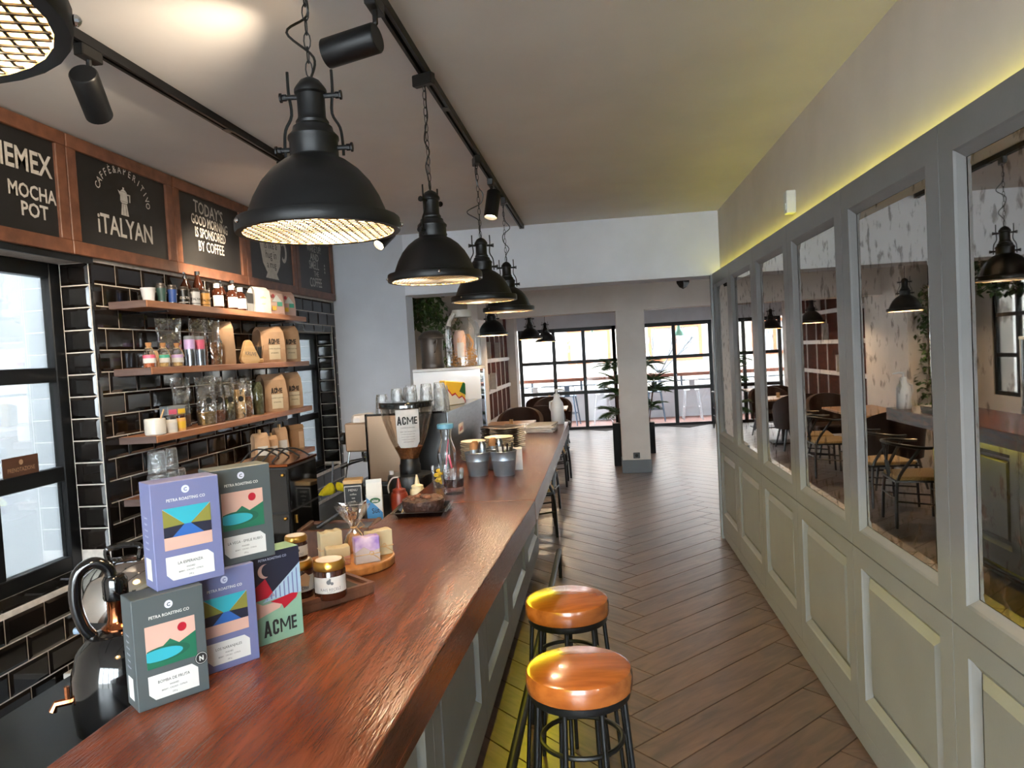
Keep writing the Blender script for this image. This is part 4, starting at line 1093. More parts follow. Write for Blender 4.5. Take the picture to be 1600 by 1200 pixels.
flat(circ(.052, .066, .011, 20), FRAME((0, -.0334, 0), (1, 0, 0), (0, 0, 1)), 'sticker_ring', 'art_white', bx); flat(circ(.052, .066, .0102, 20), FRAME((0, -.0336, 0), (1, 0, 0), (0, 0, 1)), 'sticker_face', 'ink', bx)
letters([('N', .052, .0615, .0125, .9, 0, .04)], 'sticker_letter', 'art_white', bx, FRAME((0, -.0338, 0), (1, 0, 0), (0, 0, 1)))
coffee_box((-.8195, 1.4305, 1.1), 'lilac', 'LOS NARANJALES', 'lilac coffee box on the bar, middle of the lower row')
coffee_box((-.779, 1.569, 1.1), 'acme', '', 'coffee box with crescent moon and black lettering, right of the lower row', .206)
coffee_box((-.834, 1.339, 1.3082), 'lilac', 'LA ESPERANZA', 'lilac coffee box on top of the stack', .204)
coffee_box((-.794, 1.482, 1.3082), 'grey', 'LA VEGA - EMILIE RUBIO', 'grey coffee box on top of the stack, behind the lilac one', .204)

# ================================================================ TRAY, JARS, SOAPS, CAKE
BZ = 1.1
t = thing('serving_tray', 'dark wooden tray under the jam jars', 'tray', (-.776 - .012, 1.798 + .012, BZ), math.radians(50))
B(-.148, .148, -.085, .085, 0, .022).build('base', 'tray_wood', t, bevel=.003)
for y in (-.079, .079): B(-.148, .148, y - .006, y + .006, .022, .032).build('rim', 'tray_wood', t)
for x in (-.142, .142): B(x - .006, x + .006, -.073, .073, .022, .032).build('rim', 'tray_wood', t)
B(.07, .12, -.06, .06, .022, .0235).build('inlay', 'ink', t)
def jam(loc, r, h, label, tag_=False, lidtext=True):
    t = thing('jam_jar', label, 'jar', loc, 0, 'dark jam jars with gold lids')
    MB().lathe([(0, 0), (r * .93, 0), (r, .006), (r, h * .72), (r * .92, h * .79), (0, h * .79)], 28).build('jar_body', 'jam_dark', t, smooth=True)
    MB().lathe([(r * .97, h * .77), (r * .99, h * .79), (r * .99, h * .93), (r * .94, h * .97), (r * .9, h), (0, h)], 28).build('lid', 'gold_lid', t, smooth=True)
    flat(circ(0, 0, r * .82, 20), FRAME((0, 0, h + .0004), (1, 0, 0), (0, 1, 0)), 'lid_label', 'paper_white', t)
    a = math.atan2(-loc[1], -loc[0])
    band(t, r + .0006, h * .2, h * .62, 'paper_white', 'label', a - 1.2, a + 1.2)
    mb = MB(); e = r + .0012
    for s, z, size in (('RAIS REÇELİ', h * .27, h * .1), ('ev yapımı', h * .23, h * .05)):
        vs, fs = textgeo(s, .0)
        mb.add([(e * math.cos(a + x * size / e), e * math.sin(a + x * size / e), z + y * size) for x, y, _ in vs], fs)
    for u, v, q in ((-.004, .5, .006), (.004, .46, .004), (-.001, .56, .003)):
        mb.add([(e * math.cos(a + (u + q * math.cos(i)) / e), e * math.sin(a + (u + q * math.cos(i)) / e), h * v + q * math.sin(i)) for i in [2 * PI * k / 10 for k in range(10)]], [tuple(range(10))])
    me = bpy.data.meshes.new('label_print'); me.from_pydata(mb.v, [], mb.f); put('label_print', me, 'ink_grey', t)
    if tag_:
        q = t; F = FRAME(((r + .003) * math.cos(a + .35), (r + .003) * math.sin(a + .35), h * .5), (-math.sin(a + .35), math.cos(a + .35), 0), (0, 0, 1))
        flat([(-.012, -.01), (.01, -.016), (.016, .008), (.004, .02), (-.012, .014)], F, 'kraft_tag', 'kraft', q)
    return t
jam((-.717, 1.785, BZ + .022), .041, .097, 'large jam jar with white label on the front of the tray')
jam((-.807, 1.795, BZ + .022), .040, .095, 'jam jar with a kraft tag, lower of the stacked two', True)
jam((-.807, 1.796, BZ + .1172), .029, .064, 'small jam jar stacked on the tagged jar')
t = thing('serving_board', 'thick olive-wood board under the soaps', 'board', (-.785, 2.115, BZ), .6)
pts = []
for i in range(36):
    a = 2 * PI * i / 36; r = .122 + .010 * math.cos(2 * a + .5) + .006 * math.sin(3 * a); pts.append((r * 1.08 * math.cos(a), r * math.sin(a)))
MB().prism(pts, 0, .026, 'z').build('board', 'olive_wood', t, bevel=.005, seg=2)
def soap(loc, rotz, w, d, h, m, label, band_='kraft', top=None):
    t = thing('soap_bar', label, 'soap', loc, rotz, 'handmade soap bars on the board')
    mb = MB(); rr = random.Random(int(loc[0] * 1e4)); n = 7; vs = []; fs = []
    prof = [(-w + 2 * w * i / n, h * (.93 + .1 * rr.random())) for i in range(n + 1)]
    mb.prism([(-w, 0), (w, 0)] + prof[::-1], -d, d, 'y'); mb.build('bar', m, t, bevel=.003, seg=2)
    if top: mb = MB(); mb.prism([(-w - .0004, h * .45), (-w * .3, h * .62), (w * .3, h * .42), (w + .0004, h * .5)] + [(a, b + .0006) for a, b in prof[::-1]], -d - .0006, d + .0006, 'y'); mb.build('swirl_layer', top, t, bevel=.002)
    mb = MB(); mb.tube([(-w - .001, -d - .001, h * .35), (w + .001, -d - .001, h * .35), (w + .001, d + .001, h * .35), (-w - .001, d + .001, h * .35)], .0013, 5, closed=True); mb.tube([(w * .3, -d - .002, h * .35), (w * .7, -d - .008, h * .22), (w * .95, -d - .006, h * .1)], .0013, 5)
    mb.tube([(w * .3 + .006 * math.cos(q), -d - .003, h * .38 + .006 * math.sin(q)) for q in [2 * PI * i / 10 for i in range(10)]], .0012, 5, closed=True); mb.build('twine', 'twine', t)
    return t
z = BZ + .026
soap((-.715, 2.075, z), .55, .037, .016, .078, 'soap_white', 'purple and white soap bar at the front of the board', top='soap_purple')
soap((-.703, 2.155, z), .6, .04, .017, .08, 'soap_cream', 'cream soap bar behind the purple one')
soap((-.798, 2.055, z), .5, .035, .02, .055, 'soap_pink', 'low pinkish soap bar with a pale top', top='soap_cream')
soap((-.85, 2.135, z), .62, .034, .02, .085, 'soap_cream', 'tall cream soap bar at the back left of the board')
t = thing('gift_bag', 'clear cellophane bag tied with twine among the soaps', 'bag', (-.79, 2.185, z))
B(-.022, .022, -.016, .016, 0, .06).build('contents', 'olive_wood', t, bevel=.004)
mb = MB(); vs = []; q = 20
for f, r in ((0, .03), (.5, .032), (.8, .02), (1, .007), (1.15, .012), (1.5, .03), (1.9, .045)):
    for i in range(q):
        a = 2 * PI * i / q; rr_ = r * (1 + (.28 if i % 2 else -.22) * (f > .9)); vs.append((rr_ * math.cos(a), rr_ * math.sin(a), .002 + f * .078 + (.006 if i % 3 == 0 and f > 1.4 else 0)))
mb.add(vs, [(j * q + i, j * q + (i + 1) % q, (j + 1) * q + (i + 1) % q, (j + 1) * q + i) for j in range(6) for i in range(q)]); mb.build('film', 'cellophane', t)
mb = MB(); mb.tube([(.009 * math.cos(a), .009 * math.sin(a), .081) for a in [2 * PI * i / 10 for i in range(10)]], .002, 5, closed=True); mb.tube([(.008, 0, .081), (.025, -.004, .1), (.036, -.002, .085), (.02, 0, .078)], .0014, 5); mb.tube([(.008, 0, .081), (.03, -.01, .06), (.034, -.016, .03)], .0014, 5); mb.build('twine', 'twine', t)

t = thing('cake_tray', 'shallow black plastic tray under the cake', 'tray', (-.738, 2.86, BZ), .06)
mb = MB(); R = lambda x, y, z: [(-x, -y, z), (x, -y, z), (x, y, z), (-x, y, z)]
mb.add(R(.085, .085, 0) + R(.098, .098, .02) + R(.112, .112, .02) + R(.112, .112, .023) + R(.097, .097, .023) + R(.084, .084, .004), [(3, 2, 1, 0)] + [(k * 4 + i, k * 4 + (i + 1) % 4, k * 4 + 4 + (i + 1) % 4, k * 4 + 4 + i) for k in range(5) for i in range(4)] + [(20, 21, 22, 23)]); mb.build('tray', 'black_gloss', t, bevel=.003)
t = thing('cake', 'round dark chocolate cake topped with nuts', 'cake', (-.738, 2.865, BZ + .0045), .3)
rr = random.Random(3); mb = MB(); prof = [(0, 0), (.074, 0), (.08, .01), (.086, .035), (.084, .05), (.07, .056), (.04, .054), (0, .055)]; n = 40; vs = []
for r, zz in prof:
    for i in range(n):
        a = 2 * PI * i / n; k = r * (1 + (rr.random() - .5) * .05); vs.append((k * math.cos(a), k * math.sin(a), max(0, zz + (rr.random() - .5) * .006 * (zz > .02))))
mb.add(vs, [(j * n + i, j * n + (i + 1) % n, (j + 1) * n + (i + 1) % n, (j + 1) * n + i) for j in range(len(prof) - 1) for i in range(n)]); mb.build('crumb', 'cake', t, smooth=False)
for i in range(9):
    a = rr.random() * 2 * PI; r = .055 * math.sqrt(rr.random()); q = .011 + .005 * rr.random(); MB().sphere((r * math.cos(a), r * math.sin(a), .056), q, 8, 6, .7).build('nut', 'cake_nut', t)

# ================================================================ GLASSES, BUCKETS, PLATES
t = thing('whisky_glass', 'cut whisky glass with dark drink standing on the bar', 'glass', (-.685, 3.235, BZ))
n = 24; mb = MB(); vs = []
prof = [(.0, .0), (.042, .0), (.046, .006), (.046, .026), (.043, .032), (.046, .036), (.048, .112)]
for j, (r, zz) in enumerate(prof):
    for i in range(48): a = 2 * PI * i / 48; k = r * (1 + (.012 if i % 4 < 2 else -.012) * (1 if 1 < j < 4 or j > 4 else 0)); vs.append((k * math.cos(a), k * math.sin(a), zz))
mb.add(vs, [(j * 48 + i, j * 48 + (i + 1) % 48, (j + 1) * 48 + (i + 1) % 48, (j + 1) * 48 + i) for j in range(6) for i in range(48)]); mb.build('glass_wall', 'clear_glass', t)
MB().lathe([(.0452, .112), (.043, .034), (0, .03)], 28).build('inner_wall', 'clear_glass', t, smooth=True)
MB().lathe([(0, .032), (.0425, .034), (.0438, .07), (0, .07)], 28).build('drink', 'coffee_liquid', t, smooth=True)
t = thing('lemon_glass', 'small glass of lemon pieces beside the whisky glass', 'glass', (-.795, 3.43, BZ))
MB().lathe([(0, .001), (.03, 0), (.032, .004), (.038, .1)], 22).build('glass_wall', 'clear_glass', t, smooth=True)
rr = random.Random(8)
for i in range(7):
    a = i * 2.4; MB().sphere((.013 * math.cos(a), .013 * math.sin(a), .02 + .009 * i), .015, 8, 6, .7).build('lemon_piece', 'lemon', t)
mb = MB(); mb.tube([(.02, -.012, .012), (.012, -.014, .09), (.006, -.016, .16)], [.006, .0045, .004], 6); mb.tube([(.026, .002, .012), (.018, -.002, .09), (.008, -.008, .16)], [.006, .0045, .004], 6); mb.build('tongs', 'steel', t)
t = thing('carafe', 'clear glass carafe with a pale blue lid', 'carafe', (-.802, 3.66, BZ))
MB().lathe([(0, .001), (.044, 0), (.047, .006), (.05, .11), (.046, .145), (.028, .2), (.027, .225), (.034, .262)], 26).build('glass_wall', 'clear_glass', t, smooth=True)
MB().lathe([(.036, .255), (.043, .258), (.043, .277), (.04, .281), (0, .281)], 26).build('lid', 'blue_lid', t, smooth=True)
mb = MB(); mb.tube([(-.012, 0, .02), (.0, .006, .14), (.012, 0, .2)], .003, 6); mb.tube([(.02, .005, .05), (.01, 0, .12)], .006, 6); mb.build('stirrer', 'label_pink', t)
def bucket(loc, r, h, label, stuff):
    t = thing('metal_bucket', label, 'bucket', loc, 0, 'galvanized table buckets')
    MB().lathe([(0, .006), (r * .74, .006), (r * .76, 0), (r * .78, .004), (r * .9, h * .62), (r * .925, h * .64), (r * .915, h * .66), (r * .98, h - .004), (r * 1.03, h), (r * .98, h + .002), (r * .95, h - .004), (r * .74, .012), (0, .012)], 32).build('pail', 'galvanized', t, smooth=True)
    rr = random.Random(int(loc[0] * 900))
    if stuff == 'cutlery':
        for i in range(8):
            a = rr.random() * 6.28; q = r * .35; e = r * .75
            mb = MB(); mb.tube([(q * math.cos(a), q * math.sin(a), .014), (e * math.cos(a), e * math.sin(a), h + .02 + .03 * rr.random())], [.003, .006], 6); mb.build('cutlery_handle', 'aged_metal' if i % 2 else 'plate_dark', t)
        B(-r * .5, r * .5, -.006, .006, .014, h + .02).build('napkin_wad', 'napkin', t); MB().sphere((.02, -.02, h - .004), .02, 8, 6, .6).build('mint_leaf', 'leaf_green', t)
    else:
        for i in range(3):
            a = 2.1 * i; x, y = r * .42 * math.cos(a), r * .42 * math.sin(a)
            b_ = MB().lathe([(0, .014), (.02, .014), (.02, h + .02), (0, h + .02)], 14, c=(x, y, 0)).build('shaker', 'galvanized', t, smooth=True); MB().lathe([(.021, h + .018), (.021, h + .04), (.014, h + .055), (0, h + .057)], 14, c=(x, y, 0)).build('shaker_top', 'cork' if i else 'steel', b_, smooth=True)
    return t
bucket((-.655, 3.72, BZ), .066, .12, 'galvanized bucket with shakers, left of two on the bar', 'shakers')
bucket((-.515, 3.70, BZ), .069, .125, 'galvanized bucket with cutlery, right of two on the bar', 'cutlery')
bucket((-.59, 3.92, BZ), .055, .11, 'small bucket half hidden between the two larger buckets', 'shakers')
t = thing('napkin_block', 'white folded napkin block behind the right bucket', 'napkins', (-.468, 3.88, BZ), .15)
for k in range(7): B(-.028, .028, -.035 + k * .0102, -.0258 + k * .0102, 0, .112 - .001 * (k % 2)).build('napkin', 'napkin', t)
def plates(x, y, n, r, m, lab, dz=.014, g=None):
    pr = [(0, .004), (r * .6, .0), (r * .64, .003), (r, .016), (r * .99, .018), (r * .62, .007), (0, .007)]
    me = MB().lathe(pr, 28).mesh('plate', True); me.materials.append(MATS[m])
    for k in range(n):
        o = bpy.data.objects.new('plate', me); COL.objects.link(o); o.location = (x + .003 * math.sin(k * 2.3), y + .003 * math.cos(k * 1.7), BZ + k * dz)
        tag(o, lab, 'plate', g)
plates(-.625, 4.72, 11, .118, 'plate_dark', 'dark brown plate in the tall stack beside the menus', .0125, 'tall stack of dark plates')
plates(-.765, 5.03, 9, .088, 'plate_dark', 'dark brown plate in the stack before the coffee machine', .0125, 'second stack of dark plates')
plates(-.615, 4.28, 11, .085, 'plate_cream', 'cream saucer in the stack behind the buckets', .0115, 'right stack of cream saucers')
plates(-.765, 4.22, 10, .075, 'plate_cream', 'cream saucer in the stack behind the carafe', .0115, 'left stack of cream saucers')
me = B(-.15, .15, -.105, .105, 0, .0075).mesh('menu', bevel=.001); me.materials.append(MATS['paper_white'])
for k in range(7):
    o = bpy.data.objects.new('menu_booklet', me); COL.objects.link(o); o.location = (-.475 + .006 * math.sin(k * 2), 5.72 + .008 * math.cos(k * 3), BZ + k * .0078); o.rotation_euler = (0, 0, 1.5 + .07 * math.sin(k * 1.7))
    tag(o, 'white menu booklet in the pile at the far end of the bar', 'menu', 'menus piled on the bar')
t = thing('pump_jug', 'white pump bottle at the far end of the bar', 'bottle', (-.38, 6.22, BZ), .3)
mb = MB(); mb.lathe([(0, 0), (.052, 0), (.056, .006), (.056, .15), (.05, .18), (.028, .215), (.024, .235), (0, .235)], 22); mb.build('jug', 'white_plastic', t, smooth=True)
MB().lathe([(.026, .232), (.026, .255), (.01, .258), (.008, .285), (0, .287)], 14).build('collar', 'white_plastic', t, smooth=True)
MB().tube([(-.01, 0, .285), (.03, 0, .292), (.075, 0, .282)], [.011, .008, .006], 8).build('nozzle', 'white_plastic', t, smooth=True)
MB().tube([(-.03, 0, .2), (-.062, 0, .19), (-.064, 0, .14), (-.05, 0, .11)], .008, 8).build('handle', 'white_plastic', t, smooth=True)

# ================================================================ BEHIND THE BAR
t = thing('work_counter', 'low dark work counter behind the bar', 'counter', (-1.2, .4, 0))
MB().prism([(-.30, 0), (.255, 0), (.305, 5.3), (-.47, 5.3), (-.47, 2.2), (-.30, 2.2)], .86, .9, 'z').build('worktop', 'counter_dark', t, bevel=.003)
B(-.28, .24, .03, 2.2, .0, .86).build('cupboard', 'black_plastic', t); B(-.44, .25, 2.2, 5.28, 0, .86).build('cupboard', 'black_plastic', t)
t = thing('low_cabinet', 'low pale cabinet against the tiled wall', 'cabinet', (-2.17, 2.85, 0))
B(-.2, .2, 0, 1.2, 0, .42).build('carcass', 'rope_grey', t, bevel=.003); B(-.205, .21, -.005, 1.205, .42, .445).build('top', 'ceramic', t, bevel=.003)
for k in range(2): dr = B(.2, .212, .01 + k * .6, .59 + k * .6, .02, .41).build('door', 'rope_grey', t, bevel=.002); cyl((.225, .5 + k * .2, .25), (.225, .5 + k * .2, .35), .005, 8).build('handle', 'steel', dr)
t = thing('waste_bin', 'bin with a pale blue lid and black bag behind the bar', 'bin', (-1.88, 2.56, 0), .3)
MB().lathe([(0, 0), (.1, 0), (.118, .78), (0, .78)], 20).build('bag', 'black_gloss', t, smooth=True)
B(-.125, .125, -.115, .115, .78, .805).build('rim', 'blue_bin', t, bevel=.01, seg=2); B(-.095, .095, -.085, .085, .805, .92).build('lid', 'blue_bin', t, bevel=.02, seg=2)
t = thing('tea_urn', 'glossy black urn with copper neck and black loop handle', 'urn', (-1.15, 1.56, .9), math.radians(35))
MB().lathe([(0, .0), (.09, 0), (.1, .01), (.106, .07), (.104, .14), (.09, .19), (.06, .222), (.03, .235), (0, .235)], 32).build('body', 'black_gloss', t, smooth=True)
MB().lathe([(.034, .228), (.036, .236), (.024, .245), (.021, .255), (.021, .305), (.024, .31)], 20).build('copper_neck', 'copper', t, smooth=True)
MB().lathe([(.025, .3), (.027, .305), (.027, .345), (.022, .355), (0, .358)], 20).build('collar', 'black_gloss', t, smooth=True)
MB().tube(catmull([(-.006, 0, .345), (-.012, 0, .375), (-.042, 0, .392), (-.074, 0, .37), (-.082, 0, .31), (-.07, 0, .25), (-.052, 0, .222)], 6), .0135, 10).build('loop_handle', 'black_gloss', t, smooth=True)
mb = MB(); mb.tube([(-.1, 0, .085), (-.135, 0, .085), (-.142, 0, .07)], .009, 8); mb.build('tap', 'copper', t, smooth=True)
MB().tube([(-.112, 0, .085), (-.112, 0, .12)], .006, 8).build('tap_lever', 'copper', t)
t = thing('chrome_steamer', 'chrome domed appliance behind the coffee boxes', 'appliance', (-1.43, 1.99, .9), .5)
MB().lathe([(0, 0), (.115, 0), (.12, .01), (.12, .13), (0, .13)], 28).build('base', 'black_plastic', t, smooth=True)
MB().lathe([(.128, .13), (.135, .15), (.132, .19), (.112, .24), (.066, .272), (0, .283)], 28).build('dome', 'chrome', t, smooth=True)
MB().tube(catmull([(-.04, 0, .272), (-.04, 0, .312), (.04, 0, .312), (.04, 0, .272)], 5), .009, 8).build('grip', 'black_gloss', t, smooth=True)
t = thing('black_cabinet', 'tall black box with small brass knobs beside the jam jars', 'cabinet', (-1.51, 3.16, .9))
B(-.145, .145, -.16, .16, 0, .385).build('carcass', 'black_plastic', t, bevel=.003)
B(-.15, .15, -.165, .165, .385, .398).build('copper_top', 'copper', t, bevel=.002)
d1 = B(-.14, .14, -.164, -.16, .19, .375).build('door', 'black_gloss', t); d2 = B(-.14, .14, -.164, -.16, .01, .18).build('drawer', 'black_gloss', t)
MB().sphere((.125, -.17, .35), .008, 8, 6).build('knob', 'gold_lid', d1); MB().sphere((.125, -.17, .16), .008, 8, 6).build('knob', 'gold_lid', d2)
B(.145, .149, -.15, .15, .01, .185).build('side_panel', 'black_gloss', t); B(.145, .149, -.15, .15, .195, .375).build('side_panel', 'black_gloss', t)
cyl((.152, -.11, .13), (.152, -.11, .165), .005, 8).build('latch', 'gold_lid', t)
mb = MB()
for k in range(4): mb.tube(catmull([(-.1 + .05 * k, -.1, .4), (-.06 + .05 * k, -.05, .45), (-.03 + .05 * k, .02, .44), (.0 + .05 * k, .08, .401)], 5), .004, 6)
mb.build('coiled_cable', 'ink', t)
t = thing('knock_box', 'wooden-edged box with a steel insert behind the soaps', 'box', (-1.14, 2.99, .9), .08)
for x in (-.15, .15): B(x - .01, x + .01, -.09, .09, 0, .135).build('wooden_side', 'tray_wood', t, bevel=.004)
for y in (-.085, .085): B(-.14, .14, y - .008, y + .008, 0, .13).build('wooden_side', 'tray_wood', t, bevel=.003)
B(-.138, .138, -.075, .075, .01, .12).build('insert', 'steel', t, bevel=.004); MB().tube([(-.1, 0, .12), (.04, .03, .2)], .01, 8).build('knock_bar', 'black_plastic', t)
t = thing('milk_carton', 'blue and white milk carton behind the cake', 'carton', (-1.075, 3.28, .9), .25)
B(-.036, .036, -.036, .036, 0, .20).build('carton', 'art_white', t, bevel=.001); MB().prism([(-.036, .2), (.036, .2), (.006, .255), (-.006, .255)], -.036, .036, 'x').build('gable', 'art_white', t); B(-.036, .036, -.004, .004, .25, .272).build('gable_fin', 'art_white', t)
F = FRAME((0, -.0366, 0), (1, 0, 0), (0, 0, 1)); flat([(-.036, .0), (.036, .0), (.036, .12), (.01, .15), (-.036, .195)], F, 'blue_print', 'carton_blue', t)
flat(circ(.004, .178, .024, 20, .013), F, 'logo_oval', 'carton_green', t, .0003); letters([('sütas', .004, .171, .019, .8, .05, .02)], 'logo_text', 'art_white', t, FRAME((0, -.0372, 0), (1, 0, 0), (0, 0, 1))); letters([('Süt', .005, .12, .034, .8, .1, .01)], 'script', 'ink', t, FRAME((0, -.0372, 0), (1, 0, 0), (0, 0, 1)))
t = thing('tea_canister', 'black canister with a chalk label beside the milk carton', 'canister', (-1.245, 3.48, .9), .25)
B(-.045, .045, -.045, .045, 0, .225).build('body', 'black_plastic', t, bevel=.003); B(-.047, .047, -.047, .047, .225, .245).build('lid', 'pale_wood', t, bevel=.003)
F = FRAME((0, -.0456, 0), (1, 0, 0), (0, 0, 1)); flatmulti([[(-.042, .12), (.042, .12), (.042, .124), (-.042, .124)], [(-.042, .212), (.042, .212), (.042, .216), (-.042, .216)], [(-.042, .124), (-.039, .124), (-.039, .212), (-.042, .212)], [(.039, .124), (.042, .124), (.042, .212), (.039, .212)]], F, 'chalk_border', 'chalk', t); letters([('MENU', 0, .19, .016), ('coffee', 0, .17, .013), ('tea', 0, .152, .013), ('milk', 0, .135, .013)], 'chalk_text', 'chalk', t, F)
for (x, y, m, r, lab, straw) in ((-1.02, 3.5, 'sauce_red', .042, 'red squeeze bottle with a curved white hook', 1), (-.95, 3.59, 'cream_plastic', .038, 'cream squeeze bottle beside the grinder', 0)):
    t = thing('squeeze_bottle', lab, 'bottle', (x, y, .9), .2, 'squeeze bottles at the bar edge')
    MB().lathe([(0, 0), (r, 0), (r * 1.03, .01), (r * 1.03, .15), (r * .9, .165), (0, .165)], 20).build('body', m, t, smooth=True)
    MB().lathe([(r * .8, .163), (r * .8, .18), (r * .35, .188), (r * .12, .235), (0, .235)], 16).build('nozzle', m, t, smooth=True)
    if straw: MB().tube(catmull([(0, 0, .24), (-.03, 0, .236), (-.052, 0, .2), (-.05, 0, .165)], 5), .004, 6).build('cap_tether', 'white_plastic', t, smooth=True)

# coffee grinder
t = thing('coffee_grinder', 'black coffee grinder with a large labelled hopper', 'grinder', (-1.043, 3.82, .9), .268)
MB().lathe([(0, 0), (.12, 0), (.124, .01), (.124, .19), (.118, .205), (0, .212)], 36).build('body', 'black_plastic', t, smooth=True)
MB().lathe([(.055, .205), (.057, .21), (.057, .255), (.052, .262), (.05, .29)], 24).build('collar', 'black_metal', t, smooth=True)
cyl((-.1, -.05, .215), (-.1, -.05, .235), .012, 12).build('dial', 'white_plastic', t)
MB().lathe([(.05, .285), (.06, .31), (.1, .4), (.132, .5), (.142, .57)], 36).build('hopper', 'smoked_hopper', t, smooth=True)
MB().lathe([(0, .287), (.046, .287), (.056, .312), (.074, .352), (.0, .37)], 30).build('coffee_beans', 'herb_brown', t)
MB().lathe([(.143, .565), (.149, .568), (.149, .592), (.146, .598), (0, .604)], 36).build('hopper_lid', 'black_gloss', t, smooth=True)
mb = MB(); vs = []; 
def hop(zz): return .06 + (zz - .31) * (.1 - .06) / .09 if zz < .4 else (.1 + (zz - .4) * .32 if zz < .5 else .132 + (zz - .5) * .143)
cols, rows = 8, 7
for j in range(rows + 1):
    zz = .355 + (.56 - .355) * j / rows; r = hop(zz) + .0022
    hw = .062 if j > 0 else .045
    for i in range(cols + 1):
        u = -hw + 2 * hw * i / cols; a = -PI / 2 + u / r; vs.append((r * math.cos(a), r * math.sin(a), zz))
mb.add(vs, [(j * (cols + 1) + i, j * (cols + 1) + i + 1, (j + 1) * (cols + 1) + i + 1, (j + 1) * (cols + 1) + i) for j in range(rows) for i in range(cols)]); mb.build('paper_label', 'paper_white', t)
mb = MB()
for s, z0, size, bold, sx in (('ACME', .48, .058, .016, .78), ('COFFEE ROASTERS', .462, .009, 0, 1), ('single origin espresso blend', .442, .0075, 0, 1), ('washed and natural lots', .428, .0075, 0, 1), ('notes of cacao and plum', .414, .0075, 0, 1), ('roasted in small batches', .40, .0075, 0, 1), ('please grind fresh', .386, .0075, 0, 1)):
    vs, fs = textgeo(s, bold); out = []
    for x, y, _ in vs:
        zz = z0 + y * size; r = hop(zz) + .0065; a = -PI / 2 + x * size * sx / r; out.append((r * math.cos(a), r * math.sin(a), zz))
    mb.add(out, fs)
me = bpy.data.meshes.new('label_print'); me.from_pydata(mb.v, [], mb.f); put('label_print', me, 'ink', t)

# espresso machine
t = thing('espresso_machine', 'large tan and steel espresso machine behind the grinder', 'espresso machine', (-1.104, 4.03, .9)); t.scale = (.88, .9, 1.04)
B(-.26, .26, .02, 1.35, .14, .485).build('body', 'steel', t, bevel=.006)
B(-.265, .04, -.002, .02, .125, .49).build('end_panel', 'machine_tan', t, bevel=.003); B(.04, .262, -.002, .02, .125, .49).build('end_panel', 'black_plastic', t, bevel=.003)
mb = MB(); mb.box(-.275, -.265, -.012, .02, .12, .50); mb.box(-.275, .265, -.012, .02, .49, .50); mb.build('end_frame', 'black_gloss', t)
B(.26, .266, .02, 1.35, .13, .49).build('back_panel', 'steel', t, label='brushed steel back panel facing the customers')
B(.2665, .267, .34, .52, .335, .395).build('maker_badge', 'paper_white', t); letters([('Iberital', .43, .352, .044, .8, .1, .02)], 'badge_text', 'art_red', t, FRAME((.2675, 0, 0), (0, 1, 0), (0, 0, 1)))
B(-.42, -.27, .0, 1.3, .295, .455).build('group_housing', 'machine_tan', t, bevel=.008)
for y in (.18, .62, 1.06):
    g = MB().lathe([(0, .245), (.034, .245), (.036, .25), (.036, .295), (0, .295)], 18, c=(-.34, y, 0)).build('group_head', 'chrome', t, smooth=True)
    mb = MB(); mb.lathe([(0, .215), (.03, .22), (.033, .245), (0, .245)], 16, c=(-.34, y, 0)); mb.build('portafilter', 'chrome', g, smooth=True)
    MB().tube([(-.37, y - .01, .232), (-.44, y - .03, .222), (-.51, y - .05, .2)], [.009, .013, .015], 10).build('portafilter_handle', 'black_plastic', g, smooth=True)
mb = MB(); mb.lathe([(0, -.02), (.03, -.02), (.034, -.012), (.034, .012), (0, .02)], 14, m=Matrix.Translation((-.44, .03, .37)) @ Matrix.Rotation(PI / 2, 4, 'Y')); mb.build('steam_knob', 'black_plastic', t, smooth=True)
MB().tube([(-.4, .02, .30), (-.42, .0, .2), (-.44, -.01, .1)], .005, 8).build('steam_wand', 'chrome', t, smooth=True)
B(-.42, .22, .0, 1.32, .055, .1).build('drip_tray', 'black_plastic', t, bevel=.004)
mb = MB()
for k in range(24): mb.box(-.41, -.1, .02 + k * .053, .045 + k * .053, .1, .106)
mb.build('drip_grid', 'steel', t)
for x in (-.36, .2):
    for y in (.08, 1.24): cyl((x, y, 0), (x, y, .056), .022, 12).build('foot', 'black_plastic', t)
B(-.10, .24, .05, 1.3, .1, .14).build('lower_body', 'black_plastic', t)
t = thing('white_cloth', 'folded white cloth on the group housing of the espresso machine', 'cloth', (-1.408, 4.18, 1.374))
mb = MB(); n = 10; vs = []
rr = random.Random(5)
for k, zz in enumerate((0, .018, .034)):
    for i in range(n):
        a = 2 * PI * i / n; vs.append((.062 * math.cos(a) * (1 - .12 * (k == 2)) , .13 * math.sin(a) * (1 - .1 * (k == 2)), zz + (.006 * rr.random() if k else 0)))
mb.add(vs, [tuple(range(n - 1, -1, -1)), tuple(range(2 * n, 3 * n))] + [(k * n + i, k * n + (i + 1) % n, (k + 1) * n + (i + 1) % n, (k + 1) * n + i) for k in range(2) for i in range(n)]); mb.build('folded_cloth', 'fabric_white', t, smooth=True)
t = thing('yellow_duster', 'yellow cloth duster hanging from the portafilter handle', 'brush', (-1.53, 3.94, 1.05), .3)
MB().tube([(.01, 0, .12), (.0, 0, .0)], .006, 8).build('stick', 'steel', t); 
